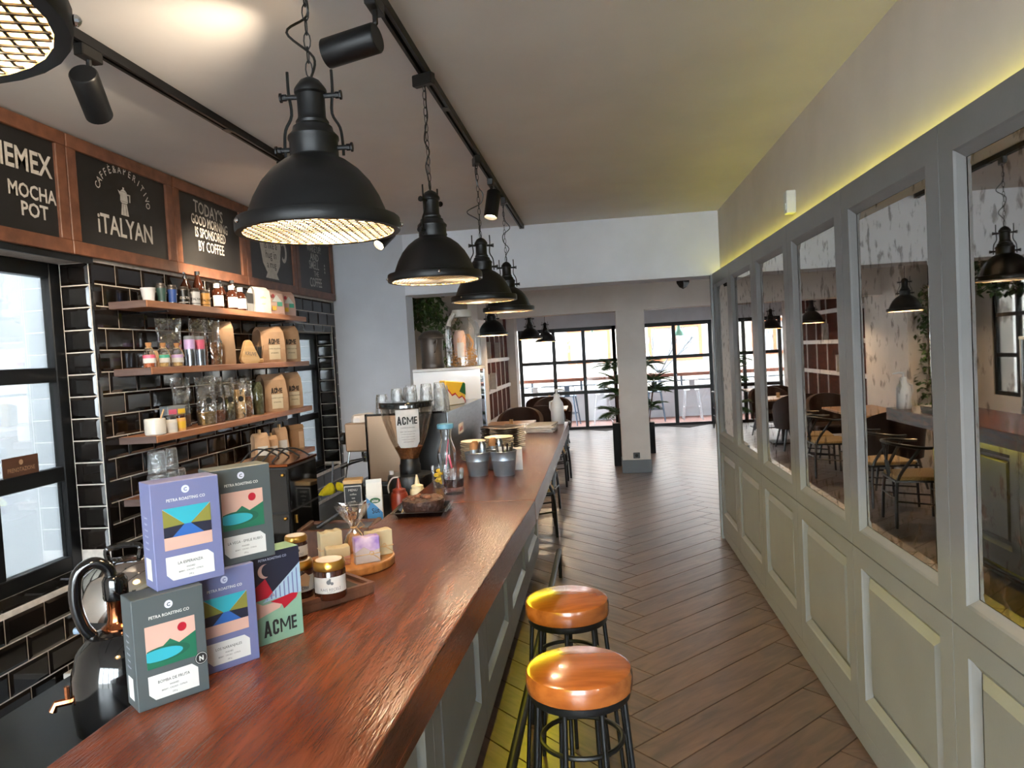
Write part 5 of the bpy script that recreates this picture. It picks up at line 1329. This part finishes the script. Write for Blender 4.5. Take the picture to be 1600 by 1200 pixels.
for cx_, tilt, sc in ((-.012, -.35, 1.0), (.03, .7, 1.05)):
    mb = MB(); vs = []; q = 24
    for f, r in ((0, .008), (.25, .022), (.6, .036), (.9, .042), (1.0, .034), (.92, .0)):
        for i in range(q):
            a = 2 * PI * i / q; r_ = r * sc * (1 + .22 * math.sin(a * 5 + cx_ * 60) * (f > .2)); vs.append((cx_ + r_ * math.cos(a) + math.sin(tilt) * f * .07, r_ * math.sin(a) * .8, -f * .07 * math.cos(tilt) - .2 * r_ * math.cos(a) * math.sin(tilt)))
    mb.add(vs, [(j * q + i, j * q + (i + 1) % q, (j + 1) * q + (i + 1) % q, (j + 1) * q + i) for j in range(5) for i in range(q)]); mb.build('cloth_head', 'yellow_sponge', t, smooth=True)

for i, (x, y) in enumerate(((-1.40, 4.47), (-1.30, 4.48), (-1.20, 4.47), (-1.10, 4.47), (-1.01, 4.49), (-1.25, 4.6), (-1.13, 4.6), (-1.02, 4.61), (-1.07, 4.73))):
    h = .12 if i == 0 else (.15 if i % 2 else .165)
    t = thing('tumbler_glass', ('short wide glass at the left on top of the espresso machine', 'upturned glass second from left in the front row on the espresso machine', 'upturned glass in the middle of the front row on the espresso machine', 'upturned glass fourth in the front row on the espresso machine', 'upturned glass rightmost in the front row on the espresso machine', 'upturned glass leftmost in the second row on the espresso machine', 'upturned glass in the middle of the second row on the espresso machine', 'upturned glass rightmost in the second row on the espresso machine', 'upturned glass behind the others on the espresso machine')[i], 'glass', (-1.104 + (x + 1.21) * .88, 4.03 + (y - 4.36) * .9, 1.405), 0, 'glasses on the espresso machine')
    MB().lathe([(.04, 0), (.041, .004), (.034, h * .85), (.03, h), (0, h)], 14).build('glass_wall', 'rippled_glass', t)
    MB().lathe([(.034, .004), (.029, h * .82), (0, h * .84)], 14).build('inner_wall', 'clear_glass', t)
t = thing('snack_pack', 'yellow and red packet on top of the espresso machine', 'packet', (-.975, 4.72, 1.405), 1.1); t.scale = (.88, .88, .95)
MB().prism([(-.12, 0), (.12, 0), (.13, .15), (-.11, .175)], -.03, .03, 'y').build('packet', 'label_yellow', t, bevel=.006); F = FRAME((0, -.0306, 0), (1, 0, 0), (0, 0, 1))
flat([(-.12, .005), (.12, .005), (.12, .03), (.08, .06), (.04, .05), (0, .085), (-.04, .075), (-.08, .115), (-.115, .1)], F, 'red_print', 'art_red', t); flat([(-.12, .004), (.11, .004), (.11, .02), (.08, .05), (.04, .04), (0, .073), (-.04, .063), (-.08, .1), (-.115, .085)], F, 'white_print', 'art_white', t, .0003); flat([(.05, .09), (.125, .06), (.126, .14), (.1, .152)], F, 'green_print', 'carton_green', t, .0003)

# tall display case with pot and jar
t = thing('display_case', 'white fronted display case behind the espresso machine', 'case', (-1.12, 5.375, .9))
B(-.248, .248, -.115, .115, 0, .25).build('base', 'steel', t, bevel=.003); B(-.248, .248, .1, .115, .25, .72).build('back_panel', 'white_plastic', t)
for x in (-.242, .242):
    for y in (-.109, .094): B(x - .006, x + .006, y - .006, y + .006, .25, .72).build('post', 'steel', t)
B(-.236, .236, -.111, -.107, .25, .43).build('front_glass', 'case_glass', t); B(-.25, .25, -.121, -.115, .432, .718).build('front_panel', 'case_front', t)
for x in (-.242, .242): B(x - .002, x + .002, -.103, .088, .25, .72).build('side_glass', 'case_glass', t)
B(-.252, .252, -.122, .12, .72, .742).build('top', 'white_plastic', t, bevel=.003); B(-.234, .234, -.1, .09, .45, .456).build('glass_shelf', 'case_glass', t)
t = thing('metal_pot', 'aged metal pot with a lid on the display case', 'pot', (-1.243, 5.375, 1.642)); t.scale = (.82, .82, 1.1)
MB().lathe([(0, 0), (.1, 0), (.104, .01), (.104, .035), (.1, .04), (.102, .19), (.106, .2), (0, .2)], 30).build('pot_body', 'aged_metal', t, smooth=True)
MB().lathe([(.122, .2), (.124, .206), (.118, .22), (.08, .25), (.02, .262), (0, .263)], 30).build('lid', 'aged_metal', t, smooth=True)
MB().tube(catmull([(.05, -.098, .17), (.075, -.12, .19), (.06, -.12, .12), (.045, -.105, .11)], 5), .005, 6).build('clasp', 'aged_metal', t, smooth=True)
t = thing('glass_jar', 'large glass jar filled with straw on the display case', 'jar', (-1.003, 5.375, 1.642)); t.scale = (.86, .86, .9)
MB().lathe([(0, .002), (.135, 0), (.148, .012), (.15, .3), (.135, .36), (.09, .4), (.078, .42), (.08, .45)], 36).build('glass_wall', 'clear_glass', t, smooth=True)
MB().lathe([(.084, .41), (.088, .415), (.086, .44), (.082, .47), (0, .475)], 24).build('cloth_lid', 'ceramic', t, smooth=True)
mb = MB(); rr = random.Random(9)
for i in range(150):
    a = rr.random() * 6.28; r = .125 * math.sqrt(rr.random()); z0 = .008 + .13 * rr.random() ** 1.5; b_ = rr.random() * 6.28; l = .05
    p = Vector((r * math.cos(a), r * math.sin(a), z0)); q = [p]
    for s in range(3): p = p + Vector((l * .5 * math.cos(b_ + s * .8), l * .5 * math.sin(b_ + s * .8), (rr.random() - .4) * .03)); p.x = max(-.1, min(.1, p.x)); p.y = max(-.1, min(.1, p.y)); p.z = max(.006, p.z); q.append(p.copy())
    mb.tube(q, .002, 4)
for i in range(14):
    a = rr.random() * 6.28; mb.tube(catmull([(.06 * math.cos(a), .06 * math.sin(a), .1), (.09 * math.cos(a + .6), .09 * math.sin(a + .6), .2), (.05 * math.cos(a + 1.4), .05 * math.sin(a + 1.4), .27), (.08 * math.cos(a + 2), .08 * math.sin(a + 2), .2)], 4), .0015, 4)
o = mb.build('straw', 'straw', t); o['kind'] = 'stuff'
MB().lathe([(0, .09), (.045, .09), (.055, .12), (.055, .25), (.04, .3), (0, .31)], 16, c=(-.03, 0, 0)).build('paper_figure', 'art_pink', t, smooth=True)
band(t, .1508, .08, .2, 'paper_white', 'sticker', -1.75, -1.35); MB().tube([(-.05, -.09, .44), (-.09, -.11, .38), (-.1, -.115, .34)], [.02, .016, .024], 8).build('ribbon', 'ceramic', t, smooth=True)
t = thing('placard', 'small black reservation placard standing on the window bar', 'placard', (XL - .165, 2.93, 1.3035))
B(-.002, .002, -.1, .1, 0, .085).build('card', 'tray_wood', t); letters([('PRENOTAZIONE', 0, .02, .026, .8, 0, .01)], 'lettering', 'kraft', t, FRAME((.0026, 0, 0), (0, 1, 0), (0, 0, 1))); flat(circ(0, .06, .012, 12), FRAME((.0026, 0, 0), (0, 1, 0), (0, 0, 1)), 'emblem', 'kraft', t)
# ================================================================ DINING ROOM
def wishbone(loc, rotz, label):
    t = thing('wishbone_chair', label, 'chair', loc, rotz, 'black wishbone chairs with woven seats')
    m = 'chair_black'
    MB().prism([(-.25, -.22), (.25, -.22), (.2, .2), (-.2, .2)], .42, .455, 'z').build('woven_seat', 'woven_seat', t, bevel=.01, seg=2)
    mb = MB(); mb.prism([(-.262, -.235), (.262, -.235), (.212, .212), (-.212, .212)], .405, .422, 'z'); mb.build('seat_frame', m, t)
    for s in (-1, 1):
        MB().tube([(s * .235, -.21, .44), (s * .245, -.225, 0)], [.016, .012], 8).build('leg', m, t, smooth=True)
        MB().tube(catmull([(s * .22, .21, 0), (s * .205, .2, .3), (s * .2, .17, .46), (s * .255, .05, .66), (s * .262, .02, .705)], 5), [.012] + [.015] * 20, 8).build('leg', m, t, smooth=True)
        MB().tube([(s * .24, -.215, .2), (s * .215, .205, .24)], .008, 6).build('stretcher', m, t)
    MB().tube([(-.24, -.218, .26), (.24, -.218, .26)], .008, 6).build('stretcher', m, t); MB().tube([(-.216, .207, .26), (.216, .207, .26)], .008, 6).build('stretcher', m, t)
    arc = [(.275 * math.cos(a), -.02 + .27 * math.sin(a), .71 + .035 * max(0, math.sin(a))) for a in [-.35 + (PI + .7) * i / 24 for i in range(25)]]
    MB().tube(arc, .014, 8).build('back_rail', m, t, smooth=True)
    MB().tube([(0, .2, .43), (0, .225, .58)], [.02, .016], 6).build('splat', m, t, smooth=True)
    for s in (-1, 1): MB().tube([(0, .222, .57), (s * .09, .232, .74)], .011, 6).build('splat_arm', m, t, smooth=True)
    return t
w0 = wishbone((-.70, 6.88, 0), PI * 1.5 + .1, 'black wishbone chair closest to the end of the bar')
for (x, y, rz, lab) in ((-.74, 7.72, PI * 1.5 - .1, 'black wishbone chair second from the end of the bar'), (-.7, 9.38, PI * 1.5, 'black wishbone chair beside the second dining table, nearer one'), (-.7, 9.98, PI * 1.5 + .15, 'black wishbone chair beside the second dining table, farther one'),
                        (2.42, 14.75, PI / 2, 'black wishbone chair by the right glass doors')):
    clone(w0, (x, y, 0), rz, lab)
for o in (w0,): pass

def tub(loc, rotz, label):
    t = thing('tub_chair', label, 'armchair', loc, rotz, 'brown leather tub chairs')
    q = 20; vs = []; fs = []
    for i in range(q + 1):
        a = PI * (-.12 + 1.24 * i / q); f = max(0, math.sin(a)); top = .62 + .26 * f ** .7; ro = .36; ri = .30
        for (r, z) in ((ri, .36), (ro - .03, .33), (ro + .03 * f, top), (ri + .03 * f, top)): vs.append((r * math.cos(a), r * math.sin(a) * .92, z))
    for i in range(q):
        for k in range(4): fs.append((i * 4 + k, i * 4 + (k + 1) % 4, (i + 1) * 4 + (k + 1) % 4, (i + 1) * 4 + k))
    fs += [(0, 1, 2, 3), tuple(q * 4 + k for k in (3, 2, 1, 0))]
    MB().add(vs, fs).build('backrest', 'leather_brown', t, smooth=True)
    MB().prism([(-.29, -.3), (.29, -.3), (.3, .1), (.2, .26), (-.2, .26), (-.3, .1)], .34, .46, 'z').build('seat_cushion', 'leather_brown', t, bevel=.03, seg=3)
    for sx in (-1, 1):
        for sy in (-1, 1): MB().tube([(sx * .2, sy * .2, .35), (sx * .27, sy * .27, 0)], [.02, .012], 8).build('leg', 'chair_black', t, smooth=True)
    return t
t0 = tub((-1.15, 8.6, 0), PI, 'brown leather tub chair with its back to the bar, nearest')
for (x, y, rz, lab) in ((-1.25, 10.98, 0, 'brown leather tub chair facing the bar across the second table'), (-.95, 11.75, PI, 'brown leather tub chair with its back to the bar, second'), (-.9, 13.3, 0, 'brown leather tub chair facing the bar, beneath the farther pendant'), (-1.1, 14.05, PI, 'brown leather tub chair farthest toward the left glass doors')):
    clone(t0, (x, y, 0), rz, lab)
def table(loc, w, d, label):
    t = thing('dining_table', label, 'table', loc, 0, 'pale wooden dining tables')
    B(-w, w, -d, d, .72, .75).build('table_top', 'table_top', t, bevel=.004)
    B(-.03, .03, -.03, .03, .02, .72).build('pedestal', 'chair_black', t); B(-.22, .22, -.22, .22, 0, .02).build('base_plate', 'chair_black', t, bevel=.004)
    return t
for (x, y, lab) in ((-1.29, 6.86, 'dining table at the end of the bar'), (-1.28, 9.75, 'dining table before the beige pillar'), (-.92, 12.5, 'dining table beside the brown rack'), (-1.1, 14.8, 'dining table nearest to the left glass doors'), (3.0, 14.7, 'dining table by the right glass doors')):
    table((x, y, 0), .33 if y > 7 else .3, .27 if y < 7 else (.68 if y == 9.75 else .38), lab)
    s = thing('wooden_holder', lab.replace('dining table', 'small wooden holder on the table'), 'holder', (x + .05, y + .05, .75), 0, 'small holders on the tables')
    B(-.03, .03, -.02, .02, 0, .01).build('foot', 'pale_wood', s)
    for k in range(3): B(-.025 + k * .018, -.013 + k * .018, -.015, .015, .01, .08).build('slat', 'pale_wood', s)

# rack on the left wall
t = thing('wall_rack', 'brown wall rack divided by white shelves and uprights', 'rack', (-1.92, 10.75, .5))
B(0, .02, 0, 4.4, .1, 2.2).build('back_board', 'rack_brown', t)
for k in range(8):
    y = .03 + k * .62; B(.02, .032, y - .012, y + .012, .1, 2.2).build('upright', 'rack_white', t)
for z in (.06, .59, 1.12, 1.64): B(.0, .05, 0, 4.4, z - .035, z + .035).build('shelf', 'rack_white', t, bevel=.003)
B(.0, .05, 0, 4.4, .0, .022).build('lower_rail', 'rack_white', t)
for i, (y, z, lab) in enumerate(((.95, .625, 'white book standing low on the brown rack, left'), (1.7, .625, 'white book standing low on the brown rack, middle'), (1.25, 1.155, 'white book on the middle shelf of the brown rack'), (2.4, 1.155, 'white book farther along the middle shelf of the brown rack'), (.6, 1.675, 'pale book on the top shelf of the brown rack'), (2.8, 1.675, 'pale book far along the top shelf of the brown rack'))):
    b_ = thing('book', lab, 'book', (-1.92 + .086, 10.75 + y, .5 + z), 0, 'pale books on the rack'); B(-.05, .05, -.02, .02, 0, .28).build('cover', 'paper_white', b_); B(-.046, .046, -.016, .016, .002, .281).build('pages', 'ceramic', b_)

def leafquad(mb, p, d, up, l, w):
    d = d.normalized(); s = d.cross(up)
    if s.length < 1e-4: s = Vector((1, 0, 0))
    s.normalize(); n = s.cross(d)
    a = p; b_ = p + d * l * .45 + s * w * .5 + n * .06 * l; c_ = p + d * l; e = p + d * l * .45 - s * w * .5 + n * .06 * l
    mb.add([a, b_, c_, e], [(0, 1, 2), (0, 2, 3)])
def palm(loc, label, seed, tufts, hp=.62):
    t = thing('potted_palm', label, 'plant', loc, 0, 'palms behind the column')
    MB().prism([(-.1, -.1), (.1, -.1), (.1, .1), (-.1, .1)], 0, hp, 'z').build('planter', 'planter_black', t, bevel=.004); B(-.09, .09, -.09, .09, hp - .03, hp + .002).build('soil', 'tray_wood', t)
    rr = random.Random(seed)
    for (x, y, z) in tufts:
        MB().tube(catmull([(x * .2, y * .2, hp - .01), (x * .6, y * .6, (hp + z) / 2), (x, y, z)], 4), .008, 6).build('stem', 'tray_wood', t)
        for k in range(11):
            a = rr.random() * 6.28; el = .2 + .7 * rr.random(); d = Vector((math.cos(a) * math.cos(el), math.sin(a) * math.cos(el), math.sin(el))); p = Vector((x, y, z)); mb = MB(); pts = [p.copy()]
            for s in range(5): p = p + d * .05; d = (d + Vector((0, 0, -.16))).normalized(); pts.append(p.copy())
            mb.tube(pts, .0025, 4)
            for s in range(1, 6):
                dd = (pts[s] - pts[s - 1]).normalized(); sd = dd.cross(Vector((0, 0, 1))).normalized()
                for sg in (-1, 1):
                    leafquad(mb, pts[s], dd * .7 + sd * sg * .8 + Vector((0, 0, -.1)), Vector((0, 0, 1)), .16, .018); leafquad(mb, (pts[s] + pts[s - 1]) / 2, dd * .7 + sd * sg * .8, Vector((0, 0, 1)), .16, .018)
            mb.build('frond', 'palm_green', t)
    return t
palm((.24, 10.75, 0), 'tall palm half hidden at the left of the column', 3, [(-.02, 0, .75), (.05, -.03, 1.0), (-.04, .02, 1.42), (.0, .02, 1.2)])
palm((.72, 11.9, 0), 'tall palm with arching fronds at the right of the column', 6, [(.03, 0, .72), (.1, -.05, .98), (.0, .04, 1.4), (.12, 0, 1.15)], .5)
def ivy(loc, label, seed, n, box, cat='ivy'):
    t = thing('trailing_ivy', label, 'plant', loc, 0, 'trailing ivy around the bay')
    rr = random.Random(seed); mb = MB(); st = MB()
    for i in range(n):
        p = Vector(((rr.random() - .5) * box[0], (rr.random() - .5) * box[1], -rr.random() ** 1.2 * box[2]))
        d = Vector((rr.random() - .5, rr.random() - .5, -.6 * rr.random())); leafquad(mb, p, d, Vector((rr.random() - .5, rr.random() - .5, 1)), .05 + .04 * rr.random(), .045)
    mb.build('leaves', 'ivy_green', t)['kind'] = 'stuff'
    for i in range(6):
        x, y = (rr.random() - .5) * box[0] * .7, (rr.random() - .5) * box[1] * .7; st.tube(catmull([(x * .6, y * .6, .02), (x, y, -box[2] * .3), (x * 1.1, y, -box[2] * (.5 + .45 * rr.random()))], 4), .004, 5)
    st.build('vines', 'tray_wood', t); return t
ivy((-1.80, 7.42, 2.40), 'trailing ivy above the metal pot', 1, 520, (.42, .4, .37))
ivy((-2.2, 8.3, 2.52), 'ivy garland along the top of the bay window', 2, 600, (.25, 1.6, .3))
ivy((-1.84, 9.12, 2.25), 'ivy hanging down beside the beige pillar', 4, 420, (.25, .3, 1.6))

# ================================================================ OUTSIDE
struct(B(-40, 40, -30, 60, -.3, -.16).build('ground', 'paving'), 'paved ground outside', 'ground')
struct(B(-3.2, 6, 15.95, 18.2, -.16, -.01).build('terrace', 'terrace_floor'), 'brown terrace floor outside the glass doors', 'terrace')
struct(B(-3.2, 6, 17.85, 18.05, -.01, .74).build('wall_parapet', 'outer_white'), 'low white parapet of the terrace', 'wall')
t = thing('terrace_ledge', 'wooden ledge counter along the terrace parapet', 'ledge', (1.4, 17.8, 0))
B(-4.5, 4.5, -.22, .22, .97, 1.05).build('ledge_board', 'ledge_wood', t, bevel=.004)
for k in range(8): B(-4.3 + k * 1.2, -4.25 + k * 1.2, .05, .1, .74, .97).build('post', 'metal_blue', t)
B(-4.5, 4.5, .06, .09, .84, .87).build('rail', 'metal_blue', t)
def terrace_stool(loc, rotz, m, label):
    t = thing('terrace_stool', label, 'stool', loc, rotz, 'metal stools on the terrace')
    B(-.16, .16, -.16, .16, .655, .675).build('seat', m, t, bevel=.008, seg=2)
    for sx in (-1, 1):
        for sy in (-1, 1): MB().tube([(sx * .13, sy * .13, .66), (sx * .21, sy * .21, -.01)], [.02, .016], 6).build('leg', m, t)
    for a in (0, 1, 2, 3):
        m2 = Matrix.Rotation(a * PI / 2, 4, 'Z'); mb = MB(); mb.box(-.175, .175, .165, .18, .26, .28, m2); mb.build('brace', m, t)
    mb = MB(); mb.tube(catmull([(-.15, .15, .67), (-.165, .17, .88), (0, .18, .9), (.165, .17, .88), (.15, .15, .67)], 5), .009, 6); mb.build('back_hoop', m, t, smooth=True); B(-.06, .06, .168, .178, .67, .9).build('back_plate', m, t)
    return t
for (x, y, m, lab) in ((-1.55, 16.95, 'metal_white', 'white metal terrace stool farthest left'), (-.75, 16.9, 'metal_blue', 'blue grey metal terrace stool outside the left doors'), (.02, 16.95, 'metal_white', 'white metal terrace stool left of the column'), (1.22, 17.0, 'metal_blue', 'blue grey metal terrace stool right of the column'), (2.05, 17.05, 'metal_white', 'white metal terrace stool outside the right doors'), (2.95, 17.0, 'metal_blue', 'blue grey metal terrace stool farthest right')):
    terrace_stool((x, y, 0), PI + .2 * math.sin(x * 3), m, lab)
for (x, lab) in ((-.14, 'green pendant lamp over the terrace, left one'), (1.82, 'green pendant lamp over the terrace, right one')):
    t = thing('terrace_pendant', lab, 'pendant lamp', (x, 17.0, 1.92), 0, 'green terrace pendants')
    MB().lathe([(.13, 0), (.128, .03), (.1, .09), (.05, .14), (.035, .2), (.03, .24), (0, .245)], 20).build('shade', 'lamp_green', t, smooth=True); cyl((0, 0, .24), (0, 0, .98), .006, 6).build('cord', 'black_plastic', t)
struct(B(-3.2, 6, 15.95, 17.6, 2.9, 3.0).build('terrace_canopy', 'outer_white'), 'white canopy over the terrace', 'canopy')
fc = struct(B(-14, 16, 24.5, 25.2, -.16, 7).build('facade_opposite', 'facade_cream'), 'cream house front across the street', 'building')
for (x0, x1, z0, z1) in ((-.95, .28, 1.35, 2.3), (1.72, 3.25, 1.3, 2.28), (-4.2, -3.0, 1.35, 2.3), (4.8, 6.0, 1.35, 2.3), (-.95, .28, 3.6, 5.0), (1.72, 3.25, 3.6, 5.0)):
    w = MB(); e = .1
    w.box(x0 - e, x0, 24.42, 24.5, z0 - e, z1 + e); w.box(x1, x1 + e, 24.42, 24.5, z0 - e, z1 + e); w.box(x0, x1, 24.42, 24.5, z1, z1 + e); w.box(x0, x1, 24.42, 24.5, z0 - e, z0); w.box((x0 + x1) / 2 - .05, (x0 + x1) / 2 + .05, 24.42, 24.5, z0, z1)
    wf = w.build('house_window', 'facade_orange', fc); B(x0, (x0 + x1) / 2 - .05, 24.47, 24.49, z0, z1).build('pane', 'curtain', wf); B((x0 + x1) / 2 + .05, x1, 24.47, 24.49, z0, z1).build('pane', 'curtain', wf)
t = thing('bare_tree', 'bare branching tree beyond the right glass doors', 'tree', (1.6, 20.5, -.16))
def branch(mb, p, d, l, r, k, rr):
    q = p + d * l; mb.tube([p, q], [r, r * .7], 5)
    if k:
        for _ in range(3): branch(mb, p + d * l * (.55 + .45 * rr.random()), (d + Vector((rr.random() - .5, rr.random() - .5, rr.random() * .5 - .1)) * 1.2).normalized(), l * .68, r * .6, k - 1, rr)
rr = random.Random(12); mb = MB(); mb.tube([(0, 0, 0), (.03, 0, 1.2)], [.06, .045], 8); mb.build('trunk', 'ink_grey', t); mb = MB()
for k in range(4): branch(mb, Vector((.03, 0, 1.1)), Vector((math.cos(k * 1.6 + .4), math.sin(k * 1.6 + .4) * .5, .9)).normalized(), .7, .025, 3, rr)
mb.build('branches', 'ink_grey', t)
# passage outside the left windows
wo = struct(B(-4.75, -4.6, -.6, 6.45, -.16, 9).build('wall_passage', 'outer_grey'), 'grey wall with stone cladding across the side passage', 'wall')  # upper part added out of view to darken the passage
rr = random.Random(21); sm = {}
z = -.1
for row in range(18):
    y = 3.6 + .1 * rr.random(); h = .058
    while y < 6.2:
        w = round(.13 + .02 * rr.randint(0, 6), 2)
        if w not in sm:
            sm[w] = MB().prism([(0.002, .002), (w - .003, .002), (w - .006, h - .004), (.004, h - .003)], 0, .03, 'x').mesh('stone', bevel=.004); sm[w].materials.append(MATS['stone'])
        o = bpy.data.objects.new('stone', sm[w]); COL.objects.link(o); o.parent = wo; o.location = (-4.6 + .012 * (rr.random() - .5) - .002, y, z); y += w
    z += h
struct(B(-3.05, -2.62, 3.25, 3.75, -.16, 3.4).build('wall_pier_outside', 'outer_white'), 'white pier outside the near window', 'wall')
struct(B(-3.05, -2.62, 6.42, 6.7, -.16, 3.4).build('wall_pier_outside', 'outer_white'), 'white pier outside the second window', 'wall')
t = thing('hedge', 'leafy green hedge outside the bay window', 'hedge', (-3.7, 8.2, -.16)); rr = random.Random(31); mb = MB()
B(-.2, .2, -1.0, 1.2, 0, 2.5).build('inner_mass', 'hedge', t)
for i in range(2600): leafquad(mb, Vector((.2 + .15 * rr.random(), -1.1 + 2.4 * rr.random(), 2.6 * rr.random())), Vector((rr.random(), rr.random() - .5, rr.random() - .5)), Vector((0, 0, 1)), .08, .05)
mb.build('leaves', 'leaf_green', t)['kind'] = 'stuff'
struct(B(-4.75, -3.05, 6.45, 6.6, -.16, 9).build('added_passage_blocker', 'outer_grey'), 'added wall keeping sky light out of the rear of the side passage', 'wall')  # added to cut the sky light reaching the passage wall
struct(B(-20, -4.8, 12, 15.9, -.16, 12).build('added_sky_blocker', 'outer_white'), 'added unseen block holding sky light off the street, left', 'building')  # added out of view so less sky reaches the facade opposite
struct(B(8.5, 22, 2, 15.9, -.16, 10).build('added_sky_blocker', 'outer_white'), 'added unseen block holding sky light off the street, right', 'building')  # its counterpart on the right, likewise added to dim the street
struct(B(-4.75, -2.62, -.75, -.6, -.16, 2.6).build('added_passage_blocker', 'outer_white'), 'added low unseen wall dimming the side passage from the street end', 'wall')  # added out of view, half height, to tone down the passage light
